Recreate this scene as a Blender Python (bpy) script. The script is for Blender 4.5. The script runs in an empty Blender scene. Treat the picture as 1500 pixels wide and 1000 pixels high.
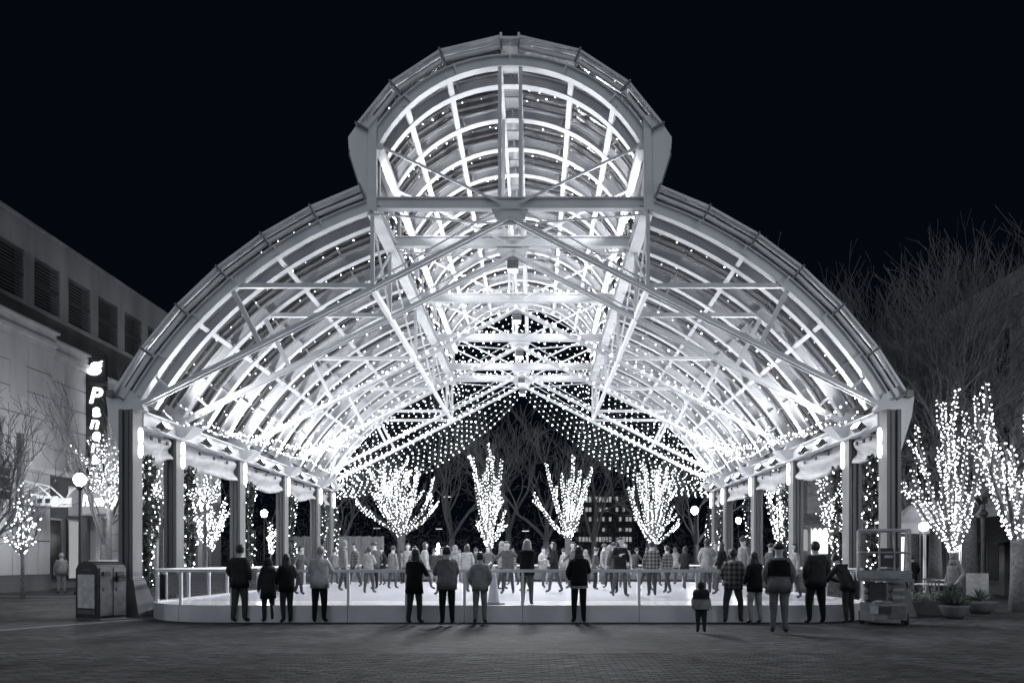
import bpy, bmesh, math, random
from mathutils import Vector, Matrix
rnd = random.Random(11)
ORD = ['first', 'second', 'third', 'fourth', 'fifth', 'sixth', 'seventh', 'eighth', 'ninth', 'tenth', 'eleventh', 'twelfth', 'thirteenth', 'fourteenth']
PI = math.pi
sc = bpy.context.scene
COL = sc.collection

# ------------------------------------------------------------------ camera, world, exposure
F, VX, HY, CX, CH = 1120.0, 784.0, 820.0, 0.655, 1.45
cam = bpy.data.cameras.new('camera'); cam_o = bpy.data.objects.new('camera', cam); COL.objects.link(cam_o)
cam_o.location = (CX, 0, CH); cam_o.rotation_euler = (PI/2, 0, 0)
cam.sensor_width = 36; cam.lens = F/1500*36; cam.shift_x = -34/1500; cam.shift_y = 320/1500
cam.clip_start = .1; cam.clip_end = 1500
sc.camera = cam_o
w = bpy.data.worlds.new('World'); sc.world = w; w.use_nodes = True
bg = w.node_tree.nodes['Background']; bg.inputs[0].default_value = (.29, .40, .80, 1); bg.inputs[1].default_value = .0056
# very soft, weak light from the town behind the camera (the one sun lamp, turned down to night level)
sl = bpy.data.lights.new('night_glow', 'SUN'); sl.energy = .68; sl.angle = math.radians(70); sl.color = (.85, .92, 1)
so = bpy.data.objects.new('night_glow', sl); COL.objects.link(so); so.rotation_euler = Vector((-.02, .90, -.34)).to_track_quat('-Z', 'Y').to_euler()
sc.view_settings.view_transform = 'Standard'; sc.view_settings.look = 'None'; sc.view_settings.gamma = 1
sc.view_settings.use_curve_mapping = False; sc.view_settings.exposure = 0
sc.cycles.max_bounces = 6; sc.cycles.diffuse_bounces = 3; sc.cycles.glossy_bounces = 3; sc.cycles.transparent_max_bounces = 24
sc.cycles.transmission_bounces = 2
sc.cycles.sample_clamp_indirect = 3; sc.cycles.use_denoising = True
sc.cycles.caustics_reflective = False; sc.cycles.caustics_refractive = False

def P(px, py, Y):
    return Vector(((px-VX)*Y/F+CX, Y, CH+(HY-py)*Y/F))

# ------------------------------------------------------------------ materials
MATS = {}
def mat(name, col, rough=.6, metal=0, spec=.4, noise=.15, scale=6, bump=0, streak=False):
    m = bpy.data.materials.new(name); m.use_nodes = True; nt = m.node_tree; N = nt.nodes; L = nt.links
    b = N['Principled BSDF']; b.inputs['Roughness'].default_value = rough; b.inputs['Metallic'].default_value = metal
    b.inputs['Specular IOR Level'].default_value = spec
    if isinstance(col, (int, float)): col = (col*.97, col*.985, col*1.035)
    c = (*col, 1)
    tc = N.new('ShaderNodeTexCoord'); nz = N.new('ShaderNodeTexNoise'); nz.inputs['Scale'].default_value = scale; nz.inputs['Detail'].default_value = 6
    src = tc.outputs['Object']
    if streak:
        mp = N.new('ShaderNodeMapping'); mp.inputs['Scale'].default_value = (1, 1, .18); L.new(src, mp.inputs[0]); src = mp.outputs[0]
    L.new(src, nz.inputs['Vector'])
    cr = N.new('ShaderNodeValToRGB'); cr.color_ramp.elements[0].position = .32; cr.color_ramp.elements[1].position = .7
    cr.color_ramp.elements[0].color = tuple(v*(1-noise) for v in c[:3])+(1,)
    cr.color_ramp.elements[1].color = tuple(min(1, v*(1+noise)) for v in c[:3])+(1,)
    L.new(nz.outputs[0], cr.inputs[0]); L.new(cr.outputs[0], b.inputs['Base Color'])
    if bump:
        bp = N.new('ShaderNodeBump'); bp.inputs['Strength'].default_value = bump; bp.inputs['Distance'].default_value = .02
        n2 = N.new('ShaderNodeTexNoise'); n2.inputs['Scale'].default_value = scale*6; n2.inputs['Detail'].default_value = 4
        L.new(tc.outputs['Object'], n2.inputs['Vector']); L.new(n2.outputs[0], bp.inputs['Height']); L.new(bp.outputs[0], b.inputs['Normal'])
    MATS[name] = m; return m
def emit(name, strength, col=(.98, .985, 1), sample=True):
    m = bpy.data.materials.new(name); m.use_nodes = True; nt = m.node_tree; nt.nodes.clear()
    e = nt.nodes.new('ShaderNodeEmission'); e.inputs[0].default_value = (*col, 1); e.inputs[1].default_value = strength
    o = nt.nodes.new('ShaderNodeOutputMaterial'); nt.links.new(e.outputs[0], o.inputs[0])
    if not sample: m.cycles.emission_sampling = 'NONE'
    MATS[name] = m; return m
STEEL = mat('white_painted_steel', .70, .45, 0, .4, .12, 1.4, .08, streak=True)
STEELG = mat('grey_column_paint', .14, .5, 0, .4, .12, 3, streak=True)
DARKM = mat('dark_metal', .045, .45, .3, .5, .2, 8)
MIDM = mat('mid_grey_metal', .14, .45, .4, .5, .2, 8)
CONC = mat('concrete', .30, .85, 0, .2, .22, .9, .3, streak=True)
CONCD = mat('dark_concrete', .12, .85, 0, .2, .25, .8, .3, streak=True)
LIME = mat('limestone', .5, .8, 0, .2, .16, 1.1, .25, streak=True)
LIMEJ = mat('limestone_joint', .12, .9, 0, .1, .2, 3)
BRICKW = mat('brick_wall', .13, .85, 0, .2, .2, 2.2, .2)
PLANK = mat('weathered_plank', .2, .8, 0, .2, .25, 4, .2, streak=True)
BARK = mat('bark', .16, .9, 0, .1, .3, 12, .4)
BARKD = mat('dark_bark', .14, .9, 0, .1, .3, 12)
LEAF = mat('garland_leaf', (.022, .028, .025), .6, 0, .2, .4, 20)
PLANT = mat('planter_leaf', (.10, .12, .10), .5, 0, .4, .4, 12)
RINKB = mat('rink_board', .60, .45, 0, .4, .12, 1.3)
RAIL = mat('rail_white', .68, .4, 0, .4, .08, 3)
CLOTHW = mat('vinyl_curtain', .42, .4, 0, .5, .12, 3, .4)
RED = mat('binding_strap', .05, .8)
AWN = mat('dark_canvas', .035, .85, 0, .1, .2, 3)
AWNW = mat('pale_canvas', .5, .8, 0, .1, .15, 3)
GLD = mat('dark_window_glass', .02, .12, 0, .7, .2, .6)
POSTER = mat('poster_paper', .45, .5, 0, .4, .25, 5)
LIFT = mat('lift_paint', .30, .5, .1, .4, .25, 5)
RUBBER = mat('rubber', .03, .8)
CONE = mat('cone_plastic', .75, .5)
EARTH = mat('earth_verge', .05, .95, 0, .1, .3, .6, .3)
BULB = emit('bulb_glow', 16)
BULBF = emit('bulb_glow_tree', 9)
LAMPG = emit('street_globe', 300)
TUBEG = emit('tube_glow', 5)
FLOODG = emit('flood_lens', 40)
SIGNG = emit('sign_glow', 3.5)
WINL = emit('lit_window', .35)
WINB = emit('bright_shop_window', 1.6)
BOXG = emit('sign_box_glow', .35)
# ice
m = mat('ice', .80, .16, 0, .5, .05, .8); ICE = m
# clear/dirty roof glass
def glassmat(name, trans, tint, dif, dcol, gl_rough=.08):
    m = bpy.data.materials.new(name); m.use_nodes = True; nt = m.node_tree; N = nt.nodes; L = nt.links; N.clear()
    t = N.new('ShaderNodeBsdfTransparent'); t.inputs[0].default_value = (tint, tint, tint*1.03, 1)
    d = N.new('ShaderNodeBsdfDiffuse'); g = N.new('ShaderNodeBsdfGlossy'); g.inputs['Roughness'].default_value = gl_rough
    g.inputs[0].default_value = (.8, .8, .82, 1)
    tc = N.new('ShaderNodeTexCoord'); nz = N.new('ShaderNodeTexNoise'); nz.inputs['Scale'].default_value = 1.3; nz.inputs['Detail'].default_value = 7
    L.new(tc.outputs['Object'], nz.inputs['Vector'])
    cr = N.new('ShaderNodeValToRGB'); cr.color_ramp.elements[0].color = (dcol*.6,)*3+(1,); cr.color_ramp.elements[1].color = (dcol*1.3,)*3+(1,)
    L.new(nz.outputs[0], cr.inputs[0]); L.new(cr.outputs[0], d.inputs[0])
    fr = N.new('ShaderNodeFresnel'); fr.inputs[0].default_value = 1.5
    m1 = N.new('ShaderNodeMixShader'); m1.inputs[0].default_value = dif; L.new(t.outputs[0], m1.inputs[1]); L.new(d.outputs[0], m1.inputs[2])
    m2 = N.new('ShaderNodeMixShader'); L.new(fr.outputs[0], m2.inputs[0]); L.new(m1.outputs[0], m2.inputs[1]); L.new(g.outputs[0], m2.inputs[2])
    o = N.new('ShaderNodeOutputMaterial'); L.new(m2.outputs[0], o.inputs[0]); MATS[name] = m; return m
ROOFG = glassmat('roof_glass', .5, .75, .34, .18, .2)
PANEG = glassmat('clear_panel', .9, .93, .07, .5, .03); PANEG.node_tree.nodes['Fresnel'].inputs[0].default_value = 1.15

def paver_mat(tex):
    m = bpy.data.materials.new('brick_paver' if not tex else 'brick_paving_far'); m.use_nodes = True; nt = m.node_tree; N = nt.nodes; L = nt.links
    b = N['Principled BSDF']; b.inputs['Roughness'].default_value = .8; b.inputs['Specular IOR Level'].default_value = .12
    tc = N.new('ShaderNodeTexCoord'); geo = N.new('ShaderNodeNewGeometry')
    c0, c1 = (.026, .0265, .029, 1), (.076, .077, .083, 1)
    nz = N.new('ShaderNodeTexNoise'); nz.inputs['Scale'].default_value = .55; nz.inputs['Detail'].default_value = 8
    L.new(geo.outputs['Position'], nz.inputs['Vector'])
    mr = N.new('ShaderNodeMapRange'); mr.inputs[1].default_value = .3; mr.inputs[2].default_value = .7; mr.inputs[3].default_value = .5; mr.inputs[4].default_value = 1.55
    L.new(nz.outputs[0], mr.inputs[0])
    if tex:
        br = N.new('ShaderNodeTexBrick'); br.inputs['Scale'].default_value = 1; br.inputs['Brick Width'].default_value = .21; br.inputs['Row Height'].default_value = .105
        br.inputs['Mortar Size'].default_value = .006; br.inputs['Color1'].default_value = c0; br.inputs['Color2'].default_value = c1; br.inputs['Mortar'].default_value = (.03, .03, .033, 1)
        L.new(geo.outputs['Position'], br.inputs['Vector']); col = br.outputs['Color']
        bp = N.new('ShaderNodeBump'); bp.inputs['Distance'].default_value = .004; bp.inputs['Strength'].default_value = .6; bp.invert = True
        L.new(br.outputs['Fac'], bp.inputs['Height']); L.new(bp.outputs[0], b.inputs['Normal'])
    else:
        cr = N.new('ShaderNodeValToRGB'); cr.color_ramp.elements[0].color = c0; cr.color_ramp.elements[1].color = c1
        wn = N.new('ShaderNodeTexWhiteNoise'); wn.noise_dimensions = '1D'
        oi = N.new('ShaderNodeObjectInfo'); ad = N.new('ShaderNodeMath'); ad.operation = 'ADD'
        L.new(geo.outputs['Random Per Island'], ad.inputs[0]); L.new(oi.outputs['Random'], ad.inputs[1]); L.new(ad.outputs[0], wn.inputs['W'])
        L.new(wn.outputs['Value'], cr.inputs[0]); col = cr.outputs[0]
    mx = N.new('ShaderNodeMix'); mx.data_type = 'RGBA'; mx.blend_type = 'MULTIPLY'; mx.inputs[0].default_value = 1
    L.new(col, mx.inputs[6]); L.new(mr.outputs[0], mx.inputs[7]); L.new(mx.outputs[2], b.inputs['Base Color'])
    return m
PAVER = paver_mat(False); PAVEF = paver_mat(True)
BAND = mat('granite_band', .17, .8, 0, .2, .25, 2)

# ------------------------------------------------------------------ helpers
class MB:
    def __init__(s): s.v = []; s.f = []; s.mi = []; s.m = 0
    def add(s, vs, fs):
        o = len(s.v); s.v += [tuple(v) for v in vs]; s.f += [tuple(i+o for i in f) for f in fs]; s.mi += [s.m]*len(fs); return s
    def box(s, x0, x1, y0, y1, z0, z1):
        return s.add([(x0,y0,z0),(x1,y0,z0),(x1,y1,z0),(x0,y1,z0),(x0,y0,z1),(x1,y0,z1),(x1,y1,z1),(x0,y1,z1)],
                     [(0,3,2,1),(4,5,6,7),(0,1,5,4),(1,2,6,5),(2,3,7,6),(3,0,4,7)])
    def frus(s, c, w0, d0, w1, d1, z0, z1):
        x, y = c
        q = lambda w_, d_, z: [(x-w_/2,y-d_/2,z),(x+w_/2,y-d_/2,z),(x+w_/2,y+d_/2,z),(x-w_/2,y+d_/2,z)]
        return s.add(q(w0,d0,z0)+q(w1,d1,z1), [(0,3,2,1),(4,5,6,7),(0,1,5,4),(1,2,6,5),(2,3,7,6),(3,0,4,7)])
    def beam(s, a, b, w_, h, up=(0,0,1)):
        a = Vector(a); b = Vector(b); d = (b-a).normalized(); up = Vector(up)
        if abs(d.dot(up)) > .98: up = Vector((0,1,0))
        sd = d.cross(up).normalized(); u = sd.cross(d).normalized()
        vs = []
        for p in (a, b):
            for i, j in ((-1,-1),(1,-1),(1,1),(-1,1)): vs.append(p+sd*(i*w_/2)+u*(j*h/2))
        return s.add(vs, [(0,1,2,3),(7,6,5,4),(0,4,5,1),(1,5,6,2),(2,6,7,3),(3,7,4,0)])
    def tube(s, pts, rr, n=6, caps=True):
        pts = [Vector(p) for p in pts]
        if isinstance(rr, (int, float)): rr = [rr]*len(pts)
        vs = []; fs = []; prev = None
        for i, p in enumerate(pts):
            d = (pts[min(i+1, len(pts)-1)]-pts[max(i-1, 0)])
            d = d.normalized() if d.length > 1e-9 else Vector((0,0,1))
            if prev is None:
                u = d.cross(Vector((0,0,1)) if abs(d.z) < .9 else Vector((1,0,0))).normalized()
            else:
                u = prev-d*prev.dot(d); u = u.normalized() if u.length > 1e-6 else d.orthogonal().normalized()
            prev = u; v = d.cross(u)
            for k in range(n):
                a = 2*PI*k/n; vs.append(p+(u*math.cos(a)+v*math.sin(a))*rr[i])
        for i in range(len(pts)-1):
            for k in range(n):
                k2 = (k+1) % n; fs.append((i*n+k, i*n+k2, (i+1)*n+k2, (i+1)*n+k))
        if caps: fs.append(tuple(range(n))[::-1]); fs.append(tuple((len(pts)-1)*n+k for k in range(n)))
        return s.add(vs, fs)
    def lathe(s, prof, c=(0,0,0), n=16, sx=1, sy=1):
        vs = []; fs = []
        for r, z in prof:
            for k in range(n): a = 2*PI*k/n; vs.append((c[0]+r*sx*math.cos(a), c[1]+r*sy*math.sin(a), c[2]+z))
        for i in range(len(prof)-1):
            for k in range(n): k2 = (k+1) % n; fs.append((i*n+k, i*n+k2, (i+1)*n+k2, (i+1)*n+k))
        fs.append(tuple(range(n))[::-1]); fs.append(tuple((len(prof)-1)*n+k for k in range(n)))
        return s.add(vs, fs)
    def ball(s, c, rx, ry=None, rz=None, n=10, m_=6):
        ry = ry or rx; rz = rz or rx
        prof = [(math.sin(PI*i/m_), -math.cos(PI*i/m_)) for i in range(m_+1)]
        prof[0] = (.02, -1); prof[-1] = (.02, 1)
        vs = []; fs = []
        for r, z in prof:
            for k in range(n): a = 2*PI*k/n; vs.append((c[0]+r*rx*math.cos(a), c[1]+r*ry*math.sin(a), c[2]+z*rz))
        for i in range(m_):
            for k in range(n): k2 = (k+1) % n; fs.append((i*n+k, i*n+k2, (i+1)*n+k2, (i+1)*n+k))
        return s.add(vs, fs)
    def octa(s, c, r):
        x, y, z = c
        return s.add([(x+r,y,z),(x,y+r,z),(x-r,y,z),(x,y-r,z),(x,y,z+r),(x,y,z-r)], [(0,1,4),(1,2,4),(2,3,4),(3,0,4),(1,0,5),(2,1,5),(3,2,5),(0,3,5)])
    def prism_xz(s, poly, y0, y1):
        n = len(poly); vs = [(x,y0,z) for x,z in poly]+[(x,y1,z) for x,z in poly]
        fs = [tuple(range(n)), tuple(range(2*n-1, n-1, -1))]+[(i, i+n, (i+1) % n+n, (i+1) % n) for i in range(n)]
        return s.add(vs, fs)
    def mesh(s, name, mats, smooth=False):
        me = bpy.data.meshes.new(name); me.from_pydata(s.v, [], s.f)
        for m in (mats if isinstance(mats, (list, tuple)) else [mats]): me.materials.append(m)
        if isinstance(mats, (list, tuple)): me.polygons.foreach_set('material_index', s.mi)
        if smooth: me.polygons.foreach_set('use_smooth', [True]*len(s.f))
        me.update(); return me
    def build(s, name, mats, parent=None, smooth=False, **kw):
        return link(name, s.mesh(name, mats, smooth), parent, **kw)
def fix_normals(me):
    bm = bmesh.new(); bm.from_mesh(me); bmesh.ops.recalc_face_normals(bm, faces=bm.faces); bm.to_mesh(me); bm.free()
def link(name, data, parent=None, **kw):
    o = bpy.data.objects.new(name, data); COL.objects.link(o)
    if parent is not None:
        o.parent = parent
        if kw.pop('world', False):
            if parent.type == 'EMPTY': o.matrix_parent_inverse = Matrix.LocRotScale(parent.location, parent.rotation_euler, parent.scale).inverted()
    kw.pop('world', None)
    for k, v in kw.items(): o[k] = v
    return o
def tag(o, label, cat, group=None):
    o['label'] = label; o['category'] = cat
    if group: o['group'] = group
    return o
def thing(name, label, cat, loc=(0,0,0), rz=0, group=None):
    o = bpy.data.objects.new(name, None); COL.objects.link(o); o.location = loc; o.rotation_euler = (0,0,rz); o.empty_display_size = .2
    return tag(o, label, cat, group)
def dup(root, loc, rz=None, label=None, scale=None):
    def cp(o, par):
        c = o.copy(); COL.objects.link(c)
        if par is not None: c.parent = par
        for ch in [x for x in o.children]: cp(ch, c)
        return c
    r = cp(root, None); r.location = loc
    if rz is not None: r.rotation_euler = (0,0,rz)
    if label: r['label'] = label
    if scale: r.scale = (scale,)*3
    return r
def lamp(kind, loc, power, parent=None, target=None, angle=120, blend=.6, size=.1, name='light', col=(.98,.985,1)):
    l = bpy.data.lights.new(name, kind); l.energy = power; l.color = col
    if kind == 'SPOT': l.spot_size = math.radians(angle); l.spot_blend = blend
    l.shadow_soft_size = size
    o = bpy.data.objects.new(name, l); COL.objects.link(o); o.location = loc
    if target is not None: o.rotation_euler = (Vector(target)-Vector(loc)).to_track_quat('-Z', 'Y').to_euler()
    if parent is not None: o.parent = parent
    return o
def bulbs(pts, r, mat_=None):
    b = MB()
    for p in pts: b.octa(p, r*rnd.choice((.5, .65, .8, .9, 1, 1.1, 1.3)))
    return b
def along(pts, step, jit=0.0):
    out = []; acc = step*rnd.random()
    for a, b in zip(pts, pts[1:]):
        a = Vector(a); b = Vector(b); L_ = (b-a).length
        if L_ < 1e-6: continue
        while acc < L_:
            q = a.lerp(b, acc/L_)
            if jit: q = q+Vector((rnd.uniform(-jit, jit), rnd.uniform(-jit, jit), rnd.uniform(-jit, jit)))
            out.append(q); acc += step
        acc -= L_
    return out
def light_string(pts, label, group, step=.45, r=.035, jit=.02, cord=.008, glow=None):
    c = MB().tube(pts, cord, 3).build('light_string', RUBBER); tag(c, label, 'string lights', group)
    bb = bulbs(along(pts, step, jit), r).build('bulbs', glow or BULB, c, kind='stuff')
    return c
def text_mesh(body, size, extrude=.02, shear=0, mat_=None):
    cu = bpy.data.curves.new('txt', 'FONT'); cu.body = body; cu.size = size; cu.extrude = extrude; cu.shear = shear; cu.offset = size*.025
    cu.align_x = 'CENTER'; cu.align_y = 'CENTER'
    o = bpy.data.objects.new('txt', cu); COL.objects.link(o)
    dg = bpy.context.evaluated_depsgraph_get(); me = bpy.data.meshes.new_from_object(o.evaluated_get(dg))
    bpy.data.objects.remove(o); me.materials.clear(); me.materials.append(mat_); return me

# ------------------------------------------------------------------ ground
NY0, NY1, NX = 8.4, 11.97, 7.35
g = MB(); g.box(-400, 400, -30, 700, -.5, -.004); g.build('ground', PAVEF, kind='structure')
roots = link('pavement', MB().box(-NX, NX, NY0, NY1, -.0035, -.0025).mesh('pavement', mat('paver_joint_sand', .03, .95)), kind='structure')
def paver_me(w_, d_, h):
    b = MB(); e = .004
    b.add([(-w_/2,-d_/2,-.01),(w_/2,-d_/2,-.01),(w_/2,d_/2,-.01),(-w_/2,d_/2,-.01),
           (-w_/2+e,-d_/2+e,h),(w_/2-e,-d_/2+e,h),(w_/2-e,d_/2-e,h),(-w_/2+e,d_/2-e,h)], [(4,5,6,7),(0,1,5,4),(1,2,6,5),(2,3,7,6),(3,0,4,7)])
    return b
pm = paver_me(.2, .095, .004).mesh('brick', PAVER)
rest = MB(); cnt = 0; row = 0; y = NY0+.0525
while y < NY1-.05:
    x = -NX+.105+(.105 if row % 2 else 0)
    while x < NX-.1:
        hz = rnd.uniform(.002, .006)
        if cnt < 300 and y > 9.0 and abs(x) < 6.5:
            o = link('brick', pm, roots); o.location = (x, y, hz-.004); o.rotation_euler = (rnd.gauss(0, .006), rnd.gauss(0, .006), 0); cnt += 1
        else:
            b_ = paver_me(.2, .095, hz); rest.add([(a+x, c+y, d) for a, c, d in b_.v], b_.f)
        x += .21
    y += .105; row += 1
rest.build('brick_field', PAVER, roots, kind='stuff')
def strip(p0, p1, w_, name='paving_band', m=BAND):
    MB().beam((p0[0], p0[1], -.0125+.016), (p1[0], p1[1], -.0125+.016), w_, .015).build(name, m, kind='structure')
def G(px, py): Y = F*CH/(py-HY); return P(px, py, Y)
strip(G(-40, 926), G(232, 905), .28)
strip((-24, 31.5), (-11.3, 29.0), .35)

# ------------------------------------------------------------------ pavilion
ST = [20, 22.4, 27.2, 32, 36.8, 39.2]
RIBS = [20, 20.8]+[22.4+1.6*i for i in range(11)]+[39.2]
SEAMS = [20.0]+[21.6+1.6*i for i in range(11)]+[39.2]
RM, RC, ZC = 11.14, 3.875, 10.44
pav = thing('pavilion', 'large white steel and glass arched pavilion with raised central vault covering the ice rink', 'pavilion', (0, 29.6, 0))
def pp(mb, name, m=STEEL, parent=pav, smooth=False, **kw): return mb.build(name, m, parent, smooth, world=True, **kw)
def arcpt(R, zc, a, y): return (R*math.sin(a), y, zc+R*math.cos(a))
def arch(R, zc, a0, a1, y, seg, hw=.15, fl=.11, ft=.03, wt=.02):
    # I-section swept along the arc: R = inner (lower) face
    prof = [(0,-fl),(0,fl),(ft,fl),(ft,wt),(hw*2-ft,wt),(hw*2-ft,fl),(hw*2,fl),(hw*2,-fl),(hw*2-ft,-fl),(hw*2-ft,-wt),(ft,-wt),(ft,-fl)]
    b = MB(); n = len(prof); vs = []; fs = []
    for i in range(seg+1):
        a = a0+(a1-a0)*i/seg
        for r, dy in prof: vs.append(arcpt(R+r, zc, a, y+dy))
    for i in range(seg):
        for k in range(n): k2 = (k+1) % n; fs.append((i*n+k, i*n+k2, (i+1)*n+k2, (i+1)*n+k))
    fs.append(tuple(range(n))); fs.append(tuple(seg*n+k for k in range(n))[::-1])
    b.add(vs, fs)
    for q in range(1, 6):
        a = a0+(a1-a0)*q/6; p = Vector(arcpt(R+hw, zc, a, y)); b.beam(p-Vector((math.cos(a), 0, -math.sin(a)))*.022, p+Vector((math.cos(a), 0, -math.sin(a)))*.022, fl*2+.012, hw*2+.012, up=(math.sin(a), 0, math.cos(a)))
    return b
D = math.radians
ribm = {}
for key, args in (('l', (RM, 0, D(-60.2), D(-18.8))), ('r', (RM, 0, D(18.8), D(60.2))), ('c', (RC, ZC, D(-62), D(62)))):
    me = arch(*args, 0, 26).mesh('rib', STEEL); fix_normals(me); ribm[key] = me
for y in RIBS:
    for key in 'lrc':
        o = link('arch_rib', ribm[key], pav); o.location = (0, y-29.6, 0)
Y0, Y1 = 19.9, 39.3
def longbar(a, R, zc, w_, h, name, y0=Y0, y1=Y1):
    q = Vector(arcpt(R, zc, a, 0)); pp(MB().beam((q.x, y0, q.z), (q.x, y1, q.z), w_, h, up=(math.sin(a), 0, math.cos(a))), name)
for s in (-1, 1):
    for a in (33.05, 47): longbar(s*D(a), RM+.10, 0, .12, .10, 'purlin')
    for a in (24, 43.5): longbar(s*D(a), RC+.07, ZC, .14, .10, 'purlin')
    for a in (19.2, 26, 33.05, 40, 47, 54, 60.75): longbar(s*D(a), 11.80, 0, .045, .05, 'glazing_bar', 19.75)
    for a in (3, 23.4, 42.6, 60): longbar(s*D(a), 4.58, ZC, .04, .05, 'glazing_bar', 19.75)
# glass panels, each its own part: facets between seams
def quad_panel(a0, a1, R, zc, y0, y1):
    b = MB(); t = .02
    v = []
    for r in (R, R+t):
        for a, y in ((a0, y0), (a1, y0), (a1, y1), (a0, y1)): v.append(arcpt(r, zc, a, y))
    return b.add(v, [(0,1,2,3),(7,6,5,4),(0,4,5,1),(1,5,6,2),(2,6,7,3),(3,7,4,0)])
FM = [D(v) for v in (19.2, 26, 33.05, 40, 47, 54, 60.75)]; FC = [D(v) for v in (3, 23.4, 42.6, 60)]
for y0, y1 in zip(SEAMS, SEAMS[1:]):
    for s in (-1, 1):
        for angs, R, zc in ((FM, 11.83, 0), (FC, 4.61, ZC)):
            for a0, a1 in zip(angs, angs[1:]):
                e = .004
                pp(quad_panel(s*(a0+e), s*(a1-e), R, zc, y0+.03, y1-.03), 'glass_panel', ROOFG)
# seam frames (polygonal), two chords deep at the front
def polyframe(y, angs, R, zc, w_, h, s):
    b = MB()
    for a0, a1 in zip(angs, angs[1:]):
        b.beam(arcpt(R, zc, s*a0, y), arcpt(R, zc, s*a1, y), w_, h, up=(0, 1, 0))
    return b
for i, y in enumerate(SEAMS):
    for s in (-1, 1):
        for angs, R, zc in ((FM, 11.80, 0), (FC, 4.58, ZC)):
            pp(polyframe(y, angs, R, zc, .07, .06, s), 'glazing_frame')
for y0, y1 in zip(SEAMS, SEAMS[1:]):
    for u in (.28, .5, .72):
        for s in (-1, 1):
            for angs, R, zc in ((FM, 11.70, 0), (FC, 4.50, ZC)):
                pp(polyframe(y0+(y1-y0)*u, angs, R, zc, .035, .14, s), 'shade_blade', MIDM)
for y in (19.8, 39.4):
    for s in (-1, 1):
        for angs, R, zc in ((FM, 11.83, 0), (FC, 4.61, ZC)):
            pp(polyframe(y, angs, R-.06, zc, .06, .10, s), 'edge_frame'); pp(polyframe(y+.04, angs, R-.28, zc, .07, .10, s), 'edge_frame')
            b = MB()
            for a in angs[:]:
                b.beam(arcpt(R-.0, zc, s*a, y-.05), arcpt(R-.38, zc, s*a, y-.05), .05, .07, up=(0,1,0))
            pp(b, 'edge_brackets', MIDM, kind='stuff')
# glass stand-off brackets over ribs
b = MB()
for y in RIBS:
    for s in (-1, 1):
        for a in FM: b.beam(arcpt(RM+.28, 0, s*a, y), arcpt(11.78, 0, s*a, y), .05, .05)
        for a in FC: b.beam(arcpt(RC+.28, ZC, s*a, y), arcpt(4.55, ZC, s*a, y), .05, .05)
pp(b, 'stand_off_posts', STEEL, kind='stuff')
# ridge gutter box
pp(MB().box(-.26, .26, 19.7, 39.5, 14.88, 14.94).box(-.26, -.20, 19.7, 39.5, 14.94, 15.04).box(.20, .26, 19.7, 39.5, 14.94, 15.04), 'ridge_cap')
for s in (-1, 1):
    pp(MB().box(min(s*.20, s*.30), max(s*.20, s*.30), 19.95, 39.25, 14.32, 14.44), 'ridge_beam')
b = MB()
for i in range(12):
    y = 20.0+i*1.7; b.box(-.2, .2, y, y+.5, 14.56, 14.6)
pp(b, 'ridge_plates', STEEL, kind='stuff')
# cupola eaves: end-profile fins, posts, clerestory
for s in (-1, 1):
    fin = [(s*x, z) for x, z in ((-3.70,12.84),(-3.99,12.72),(-4.20,12.42),(-4.18,12.05),(-3.90,11.15),(-3.72,10.9))]
    for y in ST:
        mb_ = MB().prism_xz(fin, y-.16, y-.11); me = mb_.mesh('eave_fin', STEEL); fix_normals(me); link('eave_fin', me, pav, world=True)
    sk = MB()
    sk.beam((s*-4.17, 19.84, 12.06), (s*-4.17, 39.4, 12.06), .03, .06)
    sk.add([(s*-4.18,19.9,12.02),(s*-4.18,39.3,12.02),(s*-3.90,39.3,11.15),(s*-3.90,19.9,11.15),
            (s*-4.21,19.9,12.01),(s*-4.21,39.3,12.01),(s*-3.93,39.3,11.14),(s*-3.93,19.9,11.14)], [(0,1,2,3),(4,7,6,5),(0,4,5,1),(2,6,7,3),(0,3,7,4),(1,5,6,2)])
    pp(sk, 'eave_fascia', MIDM)
    for y in ST:
        pp(MB().box(s*3.60-.13, s*3.60+.13, y-.13, y+.0, 10.55, 13.0).box(s*3.6-.05, s*3.6+.05, y, y+.14, 10.55, 12.9), 'cupola_post')
    for y in RIBS:
        if y not in ST: pp(MB().box(s*3.60-.04, s*3.60+.04, y-.04, y+.04, 10.72, 12.2), 'mullion')
    pp(MB().box(s*3.42-.1, s*3.42+.1, Y0, Y1, 12.12, 12.30), 'spring_beam')
    pp(MB().box(s*3.55-.16, s*3.55+.16, Y0, Y1, 10.42, 10.47).box(s*3.55-.16, s*3.55+.16, Y0, Y1, 10.67, 10.72).box(s*3.55-.03, s*3.55+.03, Y0, Y1, 10.47, 10.67), 'clerestory_beam')
    for y0, y1 in zip(ST, ST[1:]):
        pp(MB().box(s*3.66-.01, s*3.66+.01, y0+.15, y1-.15, 10.75, 12.1), 'clerestory_glass', ROOFG)
    # lower longitudinal chord with lattice
    pp(MB().beam((s*3.6, Y0+.1, 8.55), (s*3.6, Y1-.1, 8.55), .12, .16), 'longitudinal_chord')
    b = MB()
    for y0, y1 in zip(ST, ST[1:]):
        b.beam((s*3.6, y0, 8.6), (s*3.6, y1, 10.4), .05, .05); b.beam((s*3.6, y1, 8.6), (s*3.6, y0, 10.4), .05, .05)
    pp(b, 'cross_bracing')
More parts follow.
